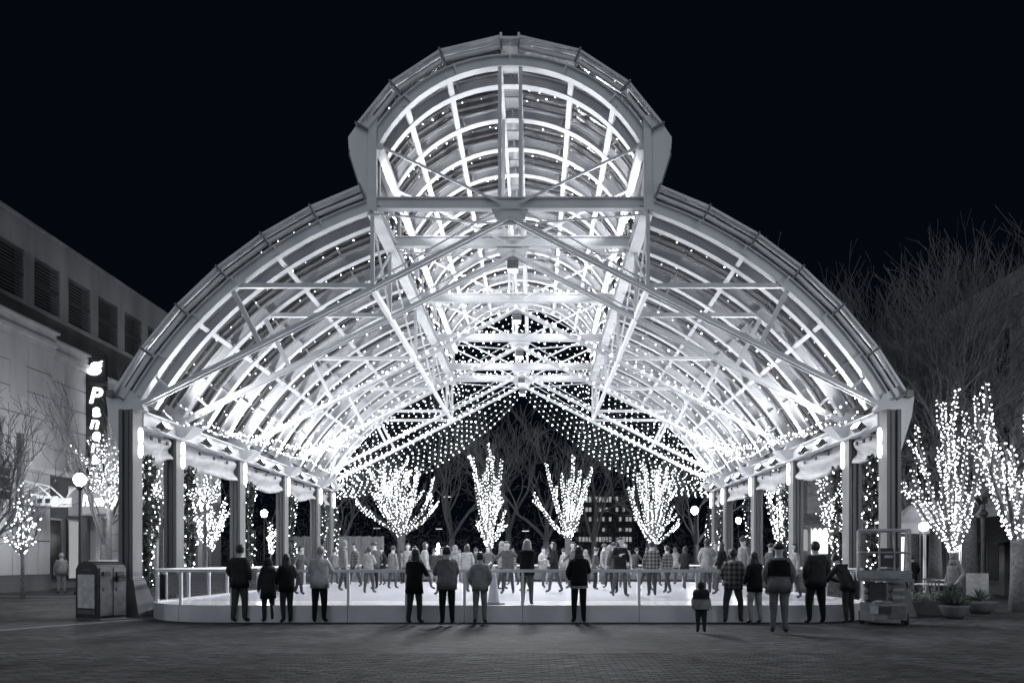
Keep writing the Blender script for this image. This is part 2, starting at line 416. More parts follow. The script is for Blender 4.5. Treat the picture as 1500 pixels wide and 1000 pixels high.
# frames
for fi, y in enumerate(ST):
    pp(MB().box(-3.46, 3.46, y-.03, y+.03, 10.63, 10.87).box(-3.46, 3.46, y-.11, y+.11, 10.60, 10.63).box(-3.46, 3.46, y-.11, y+.11, 10.87, 10.90), 'tie_beam')
    for s in (-1, 1):
        pp(MB().box(s*.27-.045, s*.27+.045, y-.06, y+.06, 10.9, 14.33), 'king_post')
        yy = y+.0
        # lower chord: double members
        b = MB()
        for dy in (-.09, .09):
            b.beam((s*9.62, yy+dy, 5.52), (s*3.62, yy+dy, 8.52), .05, .11); b.beam((s*3.62, yy+dy, 8.52), (0, yy+dy, 10.38), .05, .09)
        pp(b, 'lower_chord')
        pp(MB().box(s*3.6-.05, s*3.6+.05, y-.05, y+.05, 8.6, 10.42), 'hanger')
        pp(MB().beam((s*3.66, y, 8.62), (s*7.2, y, 8.62), .09, .12), 'horizontal_strut')
        pp(MB().beam((s*7.25, y, 8.5), (s*6.55, y, 7.12), .1, .12), 'strut')
        pp(MB().beam((s*9.35, y, 6.3), (s*8.95, y, 5.95), .07, .07), 'strut')
        pp(MB().beam((s*3.40, y-.15, 12.2), (s*.25, y-.15, 10.72), .05, .06), 'diagonal_brace')
        pp(MB().beam((s*3.40, y+.16, 10.55), (s*.25, y+.16, 10.3), .04, .04), 'tie_rod')
        pp(MB().beam((0, y+.13, 10.5), (s*3.4, y+.13, 8.75), .03, .03), 'tie_rod')
        pp(MB().beam((s*3.5, y-.14, 8.7), (s*.3, y-.14, 10.55), .03, .03), 'tie_rod')
    pl = MB().prism_xz([(-.48,10.6),(.48,10.6),(.36,10.34),(.14,10.2),(-.14,10.2),(-.36,10.34)], y-.02, y+.02).mesh('gusset_plate', STEEL); fix_normals(pl)
    link('gusset_plate', pl, pav, world=True)
# columns
LAMPS = []
for s in (-1, 1):
    for fi, y in enumerate(ST):
        cx = s*9.93; zt = 5.35
        b = MB()
        for dx in (-.14, 0, .14): b.box(cx+dx-.045, cx+dx+.045, y-.24 if dx else y-.19, y+.24 if dx else y+.19, .9 if fi == 0 else .02, zt)
        b.box(cx-.13, cx+.13, y-.15, y+.15, .9 if fi == 0 else .02, zt)
        c = pp(b, 'column', STEELG)
        f1 = (MB().frus((cx, y), .95, 1.0, .46, .6, 0, .95) if fi == 0 else MB().box(cx-.26, cx+.26, y-.32, y+.32, 0, .05)).mesh('plinth', CONCD); link('plinth', f1, c, world=True)
        if 0 < fi:
            cap = MB().frus((cx-s*.2, y), .4, .4, 1.1, .7, 5.0, 5.32).mesh('capital', STEEL); link('capital', cap, c, world=True)
        f = [(cx+s*.19, 5.75), (cx+s*.62, 5.72), (cx+s*.55, 5.2), (cx+s*.38, 4.65), (cx+s*.22, 4.1), (cx+s*.19, 4.1)]
        me = MB().prism_xz(f, y-.05, y+.05).mesh('bracket', STEEL); fix_normals(me); link('bracket', me, c, world=True)
        # shoe of the arch
        me = MB().prism_xz([(s*9.5,5.35),(s*10.2,5.35),(s*10.35,5.78),(s*10.15,6.0),(s*9.7,5.75)], y-.12, y+.12).mesh('arch_shoe', STEEL); fix_normals(me)
        link('arch_shoe', me, pav, world=True)
        # tube sconce on the inner face (and outer on the first)
        t = MB().lathe([(.03,0),(.06,.08),(.055,.34),(.03,.38),(.055,.42),(.06,.70),(.03,.78)], (cx-s*.29, y-.05, 4.12), 10).mesh('tube_sconce', TUBEG, True)
        link('tube_sconce', t, c, world=True)
    # eave beams
    pp(MB().box(s*9.78-.04, s*9.78+.04, Y0+.4, Y1-.3, 5.0, 5.34).box(s*9.78-.14, s*9.78+.14, Y0+.4, Y1-.3, 5.34, 5.38).box(s*9.78-.14, s*9.78+.14, Y0+.4, Y1-.3, 4.96, 5.0), 'eave_beam')
    pp(MB().box(s*10.32-.09, s*10.32+.09, 19.7, 39.5, 5.66, 5.84), 'eave_gutter', MIDM)
    # floodlights: two to a bay on the eave beam, aimed up into the vault
    for y in (20.9, 23.7, 25.3, 28.4, 30.1, 33.2, 34.9, 38.0):
        p = Vector((s*9.42, y, 5.12)); tgt = Vector((s*1.5, y+rnd.uniform(-1, 2.0), 11.0))
        d = (tgt-p).normalized()
        h = pp(MB().beam(p-d*.16, p, .34, .2, up=(0,0,1)).beam((s*9.7, y, 5.1), p-d*.16, .05, .05), 'floodlight', DARKM)
        lens = MB().beam(p+d*.005, p+d*.03, .30, .16).mesh('lens', FLOODG); link('lens', lens, h, world=True)
        LAMPS.append((p+d*.12, tgt, 'eave'))
    for y in (21.2, 24.0, 25.8, 28.6, 30.6, 33.4, 35.4, 37.9):
        p = Vector((s*3.25, y, 10.86)); tgt = Vector((s*-.5, y+.4, 14.5)); d = (tgt-p).normalized()
        h = pp(MB().beam(p-d*.12, p, .22, .14).box(s*3.3-.03, s*3.3+.03, y-.02, y+.02, 10.6, 10.8), 'floodlight', DARKM)
        lens = MB().beam(p+d*.005, p+d*.025, .19, .11).mesh('lens', FLOODG); link('lens', lens, h, world=True)
        LAMPS.append((p+d*.1, tgt, 'cup'))
for y in ST[1:]:
    p = Vector((0, y-.02, 10.15))
    h = pp(MB().box(-.16, .16, y-.16, y+.12, 9.92, 10.18), 'pendant_floodlight', MIDM)
    lens = MB().box(-.13, .13, y-.13, y+.09, 9.895, 9.918).mesh('lens', FLOODG); link('lens', lens, h, world=True)
    LAMPS.append((Vector((0, y-.02, 9.85)), Vector((0, y-.5, 0)), 'down'))
POW = {'eave': 520, 'cup': 240, 'down': 3500}
for p, t, k in LAMPS:
    lamp('SPOT', p, POW[k], None, t, {'eave': 158, 'cup': 150, 'down': 156}[k], .5, .12, 'flood_beam')

# rolled curtains under the eave beams
gi = ['nearest', 'second', 'third', 'fourth', 'rearmost']
for s, side in ((-1, 'left'), (1, 'right')):
    for k, (y0, y1) in enumerate(zip(ST, ST[1:])):
        n = max(8, int((y1-y0)*5)); b = MB(); vs = []; rows = 7
        for i in range(n+1):
            u = i/n; y = y0+.3+(y1-y0-.6)*u
            sagz = .18*math.sin(PI*u)+.07*math.sin(7*u+k*2+s)+rnd.uniform(-.02, .02)
            for j in range(rows):
                t = j/(rows-1)
                z = 4.93-(.60+sagz)*t
                x = s*(9.9+.10*math.sin(t*PI*2.5+u*3)+.05*math.sin(u*19+j))
                vs.append((x, y, z))
            for j in range(rows):
                t = 1-j/(rows-1)
                vs.append((s*(10.06+.05*math.sin(t*6+u*5)), y, 4.93-(.58+sagz)*t))
        m_ = rows*2; fs = []
        for i in range(n):
            for j in range(m_): j2 = (j+1) % m_; fs.append((i*m_+j, i*m_+j2, (i+1)*m_+j2, (i+1)*m_+j))
        b.add(vs, fs)
        o = b.build('rolled_curtain', CLOTHW, None, True)
        tag(o, f'white bunched vinyl curtain tied up under the {side} eave in the {gi[k]} bay', 'curtain', 'rolled curtains under the pavilion eaves')
        tb = MB()
        for q in range(1, 4):
            y = y0+.3+(y1-y0-.6)*q/4
            tb.box(s*9.76-.02, s*9.76+.02, y-.05, y+.05, 4.70, 4.80)
        tb.build('tie_straps', RED, o, kind='stuff')

# garlands twisted up beside every column
ordn = ['front', 'second', 'third', 'fourth', 'fifth', 'rear']
for s, side in ((-1, 'left'), (1, 'right')):
    for fi, y in enumerate(ST):
        gx, gy = s*9.78, y+.62
        lf = MB(); pts = []
        for q in range(560):
            z = rnd.uniform(.75, 4.25); a = rnd.uniform(0, 2*PI); r = (.20+.07*math.sin(z*3+fi)+.05*math.sin(z*7+fi*2))*math.sqrt(rnd.random())
            c = Vector((gx+r*math.cos(a), gy+r*math.sin(a), z))
            d1 = Vector((rnd.gauss(0,1), rnd.gauss(0,1), rnd.gauss(0,1))).normalized(); d2 = d1.orthogonal().normalized()
            L_ = rnd.uniform(.06, .12); W_ = L_*.42
            lf.add([c-d1*L_, c+d2*W_, c+d1*L_, c-d2*W_], [(0,1,2,3)])
        for q in range(70):
            z = .8+3.4*q/70; a = rnd.uniform(0, 2*PI); r = .22+.07*math.sin(z*3+fi)
            pts.append((gx+r*math.cos(a), gy+r*math.sin(a), z))
        root = MB().tube([(gx, gy, 0), (gx+.03, gy, 1.5), (gx-.03, gy, 3), (gx, gy, 4.3)], .03, 5).build('garland', BARKD)
        tag(root, f'dark leafy garland dotted with lights hanging beside the {ordn[fi]} column of the {side} row', 'garland', 'lit garlands beside the pavilion columns')
        lf.build('foliage', LEAF, root, kind='stuff'); bulbs(pts, .019).build('bulbs', BULB, root, kind='stuff')

# string lights: back gable net
def lerp2(a, b, t): return (a[0]+(b[0]-a[0])*t, a[1]+(b[1]-a[1])*t)
def poly_at(pl, t):
    n = len(pl)-1; i = min(int(t*n), n-1); return lerp2(pl[i], pl[i+1], t*n-i)
upper = [(0, 14.2), (1.6, 13.8), (3.1, 12.6), (3.6, 10.6), (5.5, 9.5), (7.3, 8.2), (8.6, 6.9), (9.6, 5.4)]
lower = [(0, 10.15), (1.0, 9.1), (1.9, 8.2), (3.1, 7.35), (4.7, 6.25), (6.4, 5.45), (8.0, 4.95), (9.7, 4.7)]
NJ = 17
for s, side in ((-1, 'left'), (1, 'right')):
    net = thing('light_net', f'{side} half of the net of light strings closing the rear gable of the pavilion', 'light net', (s*4, 39.8, 4.7), 0, 'nets of lights in the rear gable')
    for j in range(NJ):
        wj = j/(NJ-1); pts = []
        for q in range(15):
            t = q/14; u = poly_at(upper, t); l = poly_at(lower, t)
            x, z = lerp2(u, l, wj); pts.append((s*x, 39.75+.25*wj, z-.15*math.sin(PI*((t*3) % 1))*.5))
        c_ = MB().tube(pts, .009, 3).build('light_string', RUBBER, net, world=True)
        link('bulbs', bulbs(along(pts, .34, .03), .031).mesh('bulbs', BULB), c_, world=True, kind='stuff')
# strings along the rear ribs, roof seams and chords
for i, y in enumerate(RIBS[3:]):
    for s, side in ((-1, 'left'), (1, 'right')):
        pts = [arcpt(RM-.12, 0, s*D(60-(60-19)*q/12), y+.3*math.sin(q*.8)) for q in range(13)]
        pts = [(p[0], p[1], p[2]-.10*abs(math.sin(k_*1.5))) for k_, p in enumerate(pts)]
        light_string(pts, f'string of lights swagged under the {ORD[i+3]} arch from the front, {side} aisle roof', f'light strings under the {side} aisle arches', .55 if i < 4 else .38, .025)
    if i > 2:
        pts = [arcpt(RC-.1, ZC, D(-58+116*q/14), y+.2) for q in range(15)]
        light_string(pts, f'string of lights curving under the {ORD[i+3]} arch of the high central vault', 'light strings under the central vault', .45, .03)
for bay_, (y0, y1) in enumerate(zip(SEAMS, SEAMS[1:])):
    for s, side in ((-1, 'left'), (1, 'right')):
        for a0, a1, R, zc, nm in ((19.5, 60, 11.66, 0, 'aisle'), (4, 58, 4.42, ZC, 'vault')):
            pts = [arcpt(R, zc, s*D(a0+(a1-a0)*q/10), y0+.4+rnd.uniform(-.12, .3)) for q in range(11)]
            light_string(pts, f'thin string of tiny lights beneath the {side} {nm} glass, {ORD[bay_]} glass row from the front', f'tiny light strings beneath the {side} {nm} glass', .5 if nm == 'aisle' else .33, .016, .05, .006)
for fi, y in enumerate(ST[2:]):
    for s, side in ((-1, 'left'), (1, 'right')):
        pts = [(s*9.4, y-.15, 5.75), (s*6.5, y-.15, 7.15), (s*3.6, y-.15, 8.6), (s*1.8, y-.15, 9.5), (0, y-.15, 10.45)]
        light_string(pts, f'string of lights following the truss of the {ordn[fi+2]} frame on the {side}', 'light strings on the truss chords', .32, .036)
    light_string([(-3.4, y-.16, 10.95), (3.4, y-.16, 10.95)], f'straight string of lights on the horizontal tie beam of the {ordn[fi+2]} frame', 'light strings on the tie beams', .3, .036)
for s, side in ((-1, 'left'), (1, 'right')):
    for zz_, xx_, nm in ((10.98, 3.40, 'sill'), (12.05, 3.36, 'spring beam')):
        light_string([(s*xx_, 20.6, zz_), (s*xx_, 30, zz_-.03), (s*xx_, 39, zz_)], f'string of lights along the clerestory {nm} on the {side} of the vault', 'light strings along the clerestory', .33, .036, .05)
    for k, (ya, yb, off) in enumerate([(20.6, 27, .4), (22.6, 32, .9), (25, 36, 1.6), (27.2, 39, 2.4), (30, 39, 3.4), (32, 39, 4.4), (21, 39, .15)]):
        pts = []
        for q in range(17):
            t = q/16; y = ya+(yb-ya)*t; a = D(60.2-off*5*t-1.0*k*.3)
            sag = .25*abs(math.sin(t*PI*3)); p = arcpt(RM-.35, 0, s*a, y); pts.append((p[0], p[1], p[2]-sag+.1))
        light_string(pts, f'swagged lengthways string of lights above the {side} eave, {ORD[k]} in order of height', f'lengthways light strings above the {side} eave', .36, .029)

# ------------------------------------------------------------------ ice rink
RX, RY0, RY1, RR = 9.25, 17.85, 37.2, 2.6
def rink_outline(off=0.0, n=7, front=True):
    pts = []
    cs = [(RX-RR, RY0+RR, -PI/2), (RX-RR, RY1-RR, 0), (-RX+RR, RY1-RR, PI/2), (-RX+RR, RY0+RR, PI)]
    for cx, cy, a0 in cs:
        for i in range(n+1):
            a = a0+PI/2*i/n; pts.append((cx+(RR+off)*math.cos(a), cy+(RR+off)*math.sin(a)))
    return pts
ol = rink_outline()
def slab(pts, z0, z1):
    n = len(pts); b = MB(); b.add([(x,y,z0) for x,y in pts]+[(x,y,z1) for x,y in pts], [tuple(range(n))[::-1], tuple(range(n, 2*n))]+[(i,(i+1)%n,(i+1)%n+n,i+n) for i in range(n)]); return b
slab(rink_outline(-.14), 0, .36).build('ice_surface', ICE, kind='structure')
rf = thing('rink_barrier', 'low white kerb and railing with clear panels all round the ice rink', 'barrier', (0, RY0, 0))
n = len(ol); out = rink_outline(.0); inn = rink_outline(-.13)
# walk the centreline for posts
mid = rink_outline(-.065, 10); mid.append(mid[0])
cum = [0]
for a, c in zip(mid, mid[1:]): cum.append(cum[-1]+math.dist(a, c))
def at_len(L_):
    L_ %= cum[-1]
    for i in range(len(mid)-1):
        if L_ <= cum[i+1]:
            t = (L_-cum[i])/max(1e-9, cum[i+1]-cum[i]); return (mid[i][0]+(mid[i+1][0]-mid[i][0])*t, mid[i][1]+(mid[i+1][1]-mid[i][1])*t)
# start so that a post falls at px 765.6 on the front
front_x = (765.6-VX)*RY0/F+CX
# arc starts at (RX-RR, RY0); front edge runs from last point back to the first
total = cum[-1]; npost = round(total/1.36); sp = total/npost
L0 = total-((RX-RR)-front_x)
posts = [at_len(L0+i*sp) for i in range(npost)]
for i, (x, y) in enumerate(posts):
    MB().box(x-.032, x+.032, y-.032, y+.032, .38, 1.165).build('post', RAIL, rf, world=True)
    x2, y2 = posts[(i+1) % npost]
    a = Vector((x, y, 0)); c = Vector((x2, y2, 0)); m1 = at_len(L0+(i+.5)*sp); mm = Vector((m1[0], m1[1], 0))
    rb = MB(); gb = MB(); lb = MB()
    for p, q in ((a, mm), (mm, c)):
        rb.beam((p.x,p.y,1.2), (q.x,q.y,1.2), .09, .07); lb.beam((p.x,p.y,.47), (q.x,q.y,.47), .03, .04)
    gb.beam((a+(mm-a)*.1)+Vector((0,0,.8)), mm+Vector((0,0,.8)), .012, .60); gb.beam(mm+Vector((0,0,.8)), c+(mm-c)*.1+Vector((0,0,.8)), .012, .60)
    kb = MB(); kv = []; m_ = 5
    for q in range(m_):
        u = (q/(m_-1))*(sp-.012)+.006; p = at_len(L0+i*sp+u); p2 = at_len(L0+i*sp+u+.01); tx, ty = p2[0]-p[0], p2[1]-p[1]; l_ = math.hypot(tx, ty) or 1; nx, ny = ty/l_, -tx/l_
        jt = rnd.uniform(-.002, .002) if q in (0, m_-1) else 0
        kv += [(p[0]+nx*(.065+jt), p[1]+ny*(.065+jt), .0), (p[0]+nx*(.065+jt), p[1]+ny*(.065+jt), .40), (p[0]-nx*.07, p[1]-ny*.07, .40), (p[0]-nx*.07, p[1]-ny*.07, .0)]
    kf = [(q*4+j, (q+1)*4+j, (q+1)*4+(j+1)%4, q*4+(j+1)%4) for q in range(m_-1) for j in range(4)]+[(3,2,1,0), ((m_-1)*4, (m_-1)*4+1, (m_-1)*4+2, (m_-1)*4+3)]
    kb.add(kv, kf); kme = kb.mesh('kerb_board', RINKB); fix_normals(kme); link('kerb_board', kme, rf, world=True)
    rb.build('top_rail', RAIL, rf, world=True); gb.build('clear_panel', PANEG, rf, world=True)
# skating cone
def cone(px, py, Y, label, h=.95):
    X = (px-VX)*Y/F+CX
    t = thing('traffic_cone', label, 'cone', (X, Y, .365))
    MB().lathe([(.16,.03),(.145,.08),(.055,.80),(.035,.93),(.02,.95)], n=16).build('cone_body', CONE, t, True)
    MB().box(-.26,.26,-.26,.26,0,.035).build('base', RUBBER, t)
cone(723, 888, 18.7, 'tall white cone on a dark square base on the ice behind the railing')

# ------------------------------------------------------------------ people
SKIN = mat('skin', .38, .6, noise=.05); HAIRD = mat('dark_hair', .02, .5, noise=.4, scale=30); HAIRL = mat('light_hair', .28, .5, noise=.3, scale=30)
SHOE = mat('shoe', .03, .5)
CL = {k: mat('cloth_'+k, v, .9, 0, .1, .25, 9, .3) for k, v in dict(black=.012, dark=.03, charcoal=.055, grey=.14, mid=.22, light=.42, pale=.6).items()}
def plaid():
    m = mat('plaid_cloth', .06, .9, 0, .1, .1); nt = m.node_tree; N = nt.nodes; L = nt.links; b = N['Principled BSDF']
    tc = N.new('ShaderNodeTexCoord'); sx = N.new('ShaderNodeSeparateXYZ'); L.new(tc.outputs['Object'], sx.inputs[0]); outs = []
    for ax in ('X', 'Z'):
        mu = N.new('ShaderNodeMath'); mu.operation = 'MULTIPLY'; mu.inputs[1].default_value = 55; L.new(sx.outputs[ax], mu.inputs[0])
        sn = N.new('ShaderNodeMath'); sn.operation = 'SINE'; L.new(mu.outputs[0], sn.inputs[0])
        gt = N.new('ShaderNodeMath'); gt.operation = 'GREATER_THAN'; gt.inputs[1].default_value = .1; L.new(sn.outputs[0], gt.inputs[0]); outs.append(gt)
    ad = N.new('ShaderNodeMath'); ad.operation = 'ADD'; L.new(outs[0].outputs[0], ad.inputs[0]); L.new(outs[1].outputs[0], ad.inputs[1])
    mr = N.new('ShaderNodeMapRange'); mr.inputs[2].default_value = 2; mr.inputs[3].default_value = .03; mr.inputs[4].default_value = .17; L.new(ad.outputs[0], mr.inputs[0])
    L.new(mr.outputs[0], b.inputs['Base Color']); return m
CL['plaid'] = plaid()
POSES = {
 'rail':    dict(arm=[((.25,.10,1.16),(.16,.34,1.14),(.11,.42,1.14))]*2, lean=.06),
 'pocket':  dict(arm=[((.27,-.05,1.16),(.22,.08,.98),(.19,.13,.94))]*2, lean=0),
 'down':    dict(arm=[((.24,.0,1.15),(.25,.05,.90),(.25,.07,.83))]*2, lean=0),
 'hold':    dict(arm=[((.25,.06,1.15),(.12,.26,1.22),(.08,.32,1.26)), ((.26,.0,1.15),(.2,.14,1.0),(.16,.2,.98))], lean=.02),
 'skate':   dict(arm=[((.36,.05,1.2),(.5,.16,1.06),(.55,.2,1.02)), ((.34,-.08,1.2),(.48,-.02,1.0),(.52,.0,.94))], lean=.12),
 'bend':    dict(arm=[((.24,.45,1.0),(.14,.62,1.08),(.1,.7,1.1))]*2, lean=.5),
}
def person_mesh(H=1.75, pose='pocket', legs=(0, 0), spread=.11, mats=None, girth=1.0, build=1.0):
    ps = POSES[pose]; ln = ps['lean']; V = []; E = []; R = []; lab = []
    def v(p, r, par=None, l='jacket'):
        V.append(Vector(p)); R.append(r)
        if par is not None: E.append((par, len(V)-1)); lab.append(l)
        return len(V)-1
    def tl(p):  # lean upper body forward above pelvis
        x, y, z = p; k = max(0, z-.95); return (x, y+ln*k*1.0, z-(ln*ln*k*.45))
    pel = v((0,0,.95), .135*girth); s1 = v(tl((0,.0,1.12)), .13*girth, pel); ch = v(tl((0,.01,1.32)), .14*girth, s1); nk = v(tl((0,.015,1.46)), .062, ch)
    hb = v(tl((0,.03,1.565)), .066, nk, 'skin'); hm = v(tl((0,.04,1.645)), .088, hb, 'skin'); ht = v(tl((0,.03,1.705)), .07, hm, 'skin')
    hands = []
    for i, sd in enumerate((1, -1)):
        e, wr, hd = ps['arm'][i]; off = Vector(tl((0,0,1.42)))-Vector((0,0,1.42))
        def q(p): return (sd*p[0], p[1]+(off.y if pose != 'bend' else 0), p[2])
        sh = v(tl((sd*.165*build,0,1.40)), .075*girth, ch); el = v(q(e), .056*girth, sh); w1 = v(q(wr), .04, el); h1 = v(q(hd), .034, w1, 'skin')
        hands.append((Vector(q(wr)), Vector(q(hd)), sd))
        hp = v((sd*.085,0,.90), .10*girth, pel, 'trouser'); dy = legs[i]
        kn = v((sd*(spread-.005),.02+dy*.55,.50), .066*girth, hp, 'trouser'); an = v((sd*spread,-.03+dy,.10), .045, kn, 'trouser')
        v((sd*(spread+.03),.11+dy,.05), .04, an, 'shoe')
    me = bpy.data.meshes.new('sk'); me.from_pydata(V, E, []); o = bpy.data.objects.new('sk', me); COL.objects.link(o)
    md = o.modifiers.new('s', 'SKIN'); sb = o.modifiers.new('u', 'SUBSURF'); sb.levels = 2; sb.render_levels = 2
    if not me.skin_vertices: me.attributes.new  # created by the modifier below
    if not me.skin_vertices:
        bm = bmesh.new(); bm.from_mesh(me); bm.verts.layers.skin.verify(); bm.to_mesh(me); bm.free()
    for i, sv in enumerate(me.skin_vertices[0].data): sv.radius = (R[i]*1.12, R[i]*1.12); sv.use_root = (i == 0)
    dg = bpy.context.evaluated_depsgraph_get(); ev = bpy.data.meshes.new_from_object(o.evaluated_get(dg)); bpy.data.objects.remove(o)
    b = MB(); idx = {'skin': 0, 'jacket': 1, 'trouser': 2, 'shoe': 3}
    vs = [tuple(x.co) for x in ev.vertices]; seg = [(V[a], V[c]) for a, c in E]
    for p in ev.polygons:
        c = p.center; best = 9; bl = 'jacket'
        for (a, d), l in zip(seg, lab):
            ab = d-a; t = max(0, min(1, (c-a).dot(ab)/max(1e-9, ab.length_squared))); dist = (a+ab*t-c).length
            if dist < best: best = dist; bl = l
        if bl == 'jacket' and c.z > 1.49*1 and ln < .3: bl = 'skin'
        if c.z < .07: bl = 'shoe'
        b.f.append(tuple(p.vertices)); b.mi.append(idx[bl])
    b.v = vs; bpy.data.meshes.remove(ev)
    b.m = 0
    hc = V[hm]
    b.ball(hc+Vector((0,.098,-.012)), .014, .02, .022, 6, 4); b.ball(hc+Vector((.088,0,-.01)), .012, .022, .032, 6, 4); b.ball(hc+Vector((-.088,0,-.01)), .012, .022, .032, 6, 4)
    b.ball(hc+Vector((0,.083,-.058)), .024, .01, .008, 6, 4)
    b.m = 3
    for ex in (-.032, .032): b.ball(hc+Vector((ex,.085,.012)), .012, .008, .009, 6, 4)
    b.m = 0
    for wr, hd, sd in hands:
        d = (hd-wr).normalized(); sdv = d.cross(Vector((0,0,1))).normalized() if abs(d.z) < .9 else Vector((0,1,0))
        nrm = sdv.cross(d)
        for k, fl in enumerate((.062, .074, .070, .055)):
            st = hd+sdv*(k-1.5)*.019+d*.01; b.tube([st, st+d*fl*.55-nrm*.006, st+d*fl-nrm*.028], [.0095,.009,.007], 5)
        st = hd+sdv*(-.03)-d*.02; b.tube([st, st-sdv*.02+d*.03, st-sdv*.022+d*.055-nrm*.012], [.011,.0105,.008], 5)
    for f_ in (0,): pass
    k = H/1.75; b.v = [(x*k, y*k, z*k) for x, y, z in b.v]
    return b, k, [Vector(tl((0,0,z))) for z in (1.48, 1.42, 1.30, 1.12, .95)], hc
def make_person(label, loc, rz=0, H=1.75, pose='pocket', legs=(0,0), jacket='dark', trouser='dark', hair='short', haircol=None, hem=.80, girth=1.0, band=None, spread=.11, group=None, build=1.0, cat='person'):
    b, k, ax, hc = person_mesh(H, pose, legs, spread, None, girth, build)
    t = b.build('person', [SKIN, CL[jacket], CL[trouser], SHOE], None, True)
    t.location = loc; t.rotation_euler = (0,0,rz); tag(t, label, cat, group)
    # jacket shell
    j = MB(); rings = []
    hemf = .175+.12*max(0, .8-hem)
    for zz, rx, ry in ((1.47,.075,.075),(1.435,.15,.10),(1.38,.205*build,.125),(1.28,.205*build,.145),(1.12,.195,.15),(.98,.20,.155),(hem,hemf+.03,hemf-.005)):
        lean = POSES[pose]['lean']; kk = max(0, zz-.95); rings.append((0, lean*kk+.005, zz-lean*lean*kk*.45, rx*girth, ry*girth))
    nn = 20; vs = []; fs = []
    for x, y, z, rx, ry in rings:
        for q in range(nn):
            a = 2*PI*q/nn; wob = 1+.03*math.sin(a*5+z*9); vs.append(((x+rx*wob*math.cos(a))*k, (y+ry*wob*math.sin(a))*k, z*k))
    x, y, z, rx, ry = rings[-1]
    for q in range(nn): a = 2*PI*q/nn; vs.append(((x+rx*.8*math.cos(a))*k, (y+ry*.8*math.sin(a))*k, (z+.04)*k))
    for i in range(len(rings)):
        for q in range(nn): q2 = (q+1) % nn; fs.append((i*nn+q, i*nn+q2, (i+1)*nn+q2, (i+1)*nn+q))
    fs.append(tuple(range(nn))[::-1]); j.add(vs, fs)
    j.build('jacket', CL[jacket], t, True)
    if band:
        z0, z1, cm = band; bb = MB(); vs = []; nb = 5; pr_ = [(r_[2], r_[3], r_[4], r_[1]) for r_ in rings]
        for ii in range(nb):
            zz = z0+(z1-z0)*ii/(nb-1)
            for (za, xa, ya, oa), (zb, xb, yb, ob_) in zip(pr_, pr_[1:]):
                if zb <= zz <= za: u = (zz-zb)/(za-zb); rx = xb+(xa-xb)*u; ry = yb+(ya-yb)*u; oy = ob_+(oa-ob_)*u; break
            else: rx, ry, oy = pr_[-1][1], pr_[-1][2], pr_[-1][3]
            for q in range(nn): a = 2*PI*q/nn; wob = 1+.03*math.sin(a*5+zz*9); vs.append(((rx*wob+.006)*girth*math.cos(a)*k, (oy+(ry*wob+.006)*girth*math.sin(a))*k, zz*k))
        bb.add(vs, [(i*nn+q, i*nn+(q+1)%nn, (i+1)*nn+(q+1)%nn, (i+1)*nn+q) for i in range(nb-1) for q in range(nn)]); bb.build('jacket_band', CL[cm], t, True)
    hcm = haircol or HAIRD; hb_ = MB(); c = hc*k
    if hair in ('short', 'long'):
        m_ = 8; nn = 14; vs = []; fs = []
        for i in range(m_+1):
            ph = PI*i/m_
            for q in range(nn):
                a = 2*PI*q/nn; d = Vector((math.sin(ph)*math.cos(a), math.sin(ph)*math.sin(a), math.cos(ph)))
                push = 1.0 if not (d.y > .35 and d.z < .45) else .55
                lump = 1+.04*math.sin(a*7+ph*5)
                vs.append(c+Vector((d.x*.104*lump, d.y*.112-.012, d.z*.118*lump+.012))*push*k)
        for i in range(m_):
            for q in range(nn): fs.append((i*nn+q, i*nn+(q+1)%nn, (i+1)*nn+(q+1)%nn, (i+1)*nn+q))
        hb_.add(vs, fs)
        if hair == 'long':
            hb_.lathe([(.088,.0),(.105,-.08),(.115,-.18),(.10,-.26),(.06,-.31)], (c.x, c.y-.035*k, c.z+.02), 12, 1, .62)
        hb_.build('hair', hcm, t, True)
    elif hair == 'cap':
        hb_.ball((c.x, c.y-.005, c.z+.045*k), .108*k, .118*k, .085*k, 14, 8); hb_.lathe([(.10,0),(.15,-.005),(.15,.008),(.09,.012)], (c.x, c.y+.03*k, c.z+.035*k), 14)
        hb_.build('cap', hcm, t, True)
    elif hair == 'beanie':
        hb_.ball((c.x, c.y-.01, c.z+.035*k), .108*k, .116*k, .105*k, 14, 8); hb_.ball((c.x, c.y-.01, c.z+.145*k), .03*k, .03*k, .03*k, 8, 5); hb_.build('beanie', hcm, t, True)
    elif hair == 'hood':
        hb_.ball((c.x, c.y-.025, c.z+.0), .125*k, .125*k, .15*k, 14, 8); hb_.lathe([(.13,-.07),(.16,-.12),(.17,-.19),(.1,-.22)], (c.x, c.y-.03, c.z), 14, 1, .8); hb_.build('hood', CL[jacket], t, True)
    return t
def foot(px, py): Y = F*CH/(py-HY); return ((px-VX)*Y/F+CX, Y, 0)
def at(px, Y, z=0): return ((px-VX)*Y/F+CX, Y, z)
PPL = 'people watching from outside the rink railing'
make_person('man in dark coat with hands in pockets, leftmost of the spectators at the railing', foot(351, 911.5), -.25, 1.80, 'pocket', legs=(.05,-.06), jacket='dark', trouser='charcoal', group=PPL, girth=1.08)
make_person('short figure in long dark hooded coat, second spectator from the left', foot(393, 911), .45, 1.47, 'down', jacket='dark', trouser='dark', hair='hood', hem=.66, group=PPL)
make_person('small woman with black hair and short black jacket, third spectator from the left', foot(420, 912), .7, 1.58, 'hold', jacket='black', trouser='dark', hair='long', group=PPL, legs=(.05,-.05))
make_person('man in pale jacket and black trousers leaning on the left part of the railing', foot(468, 912), 0, 1.76, 'rail', jacket='light', trouser='black', haircol=HAIRL, group=PPL, girth=1.05)
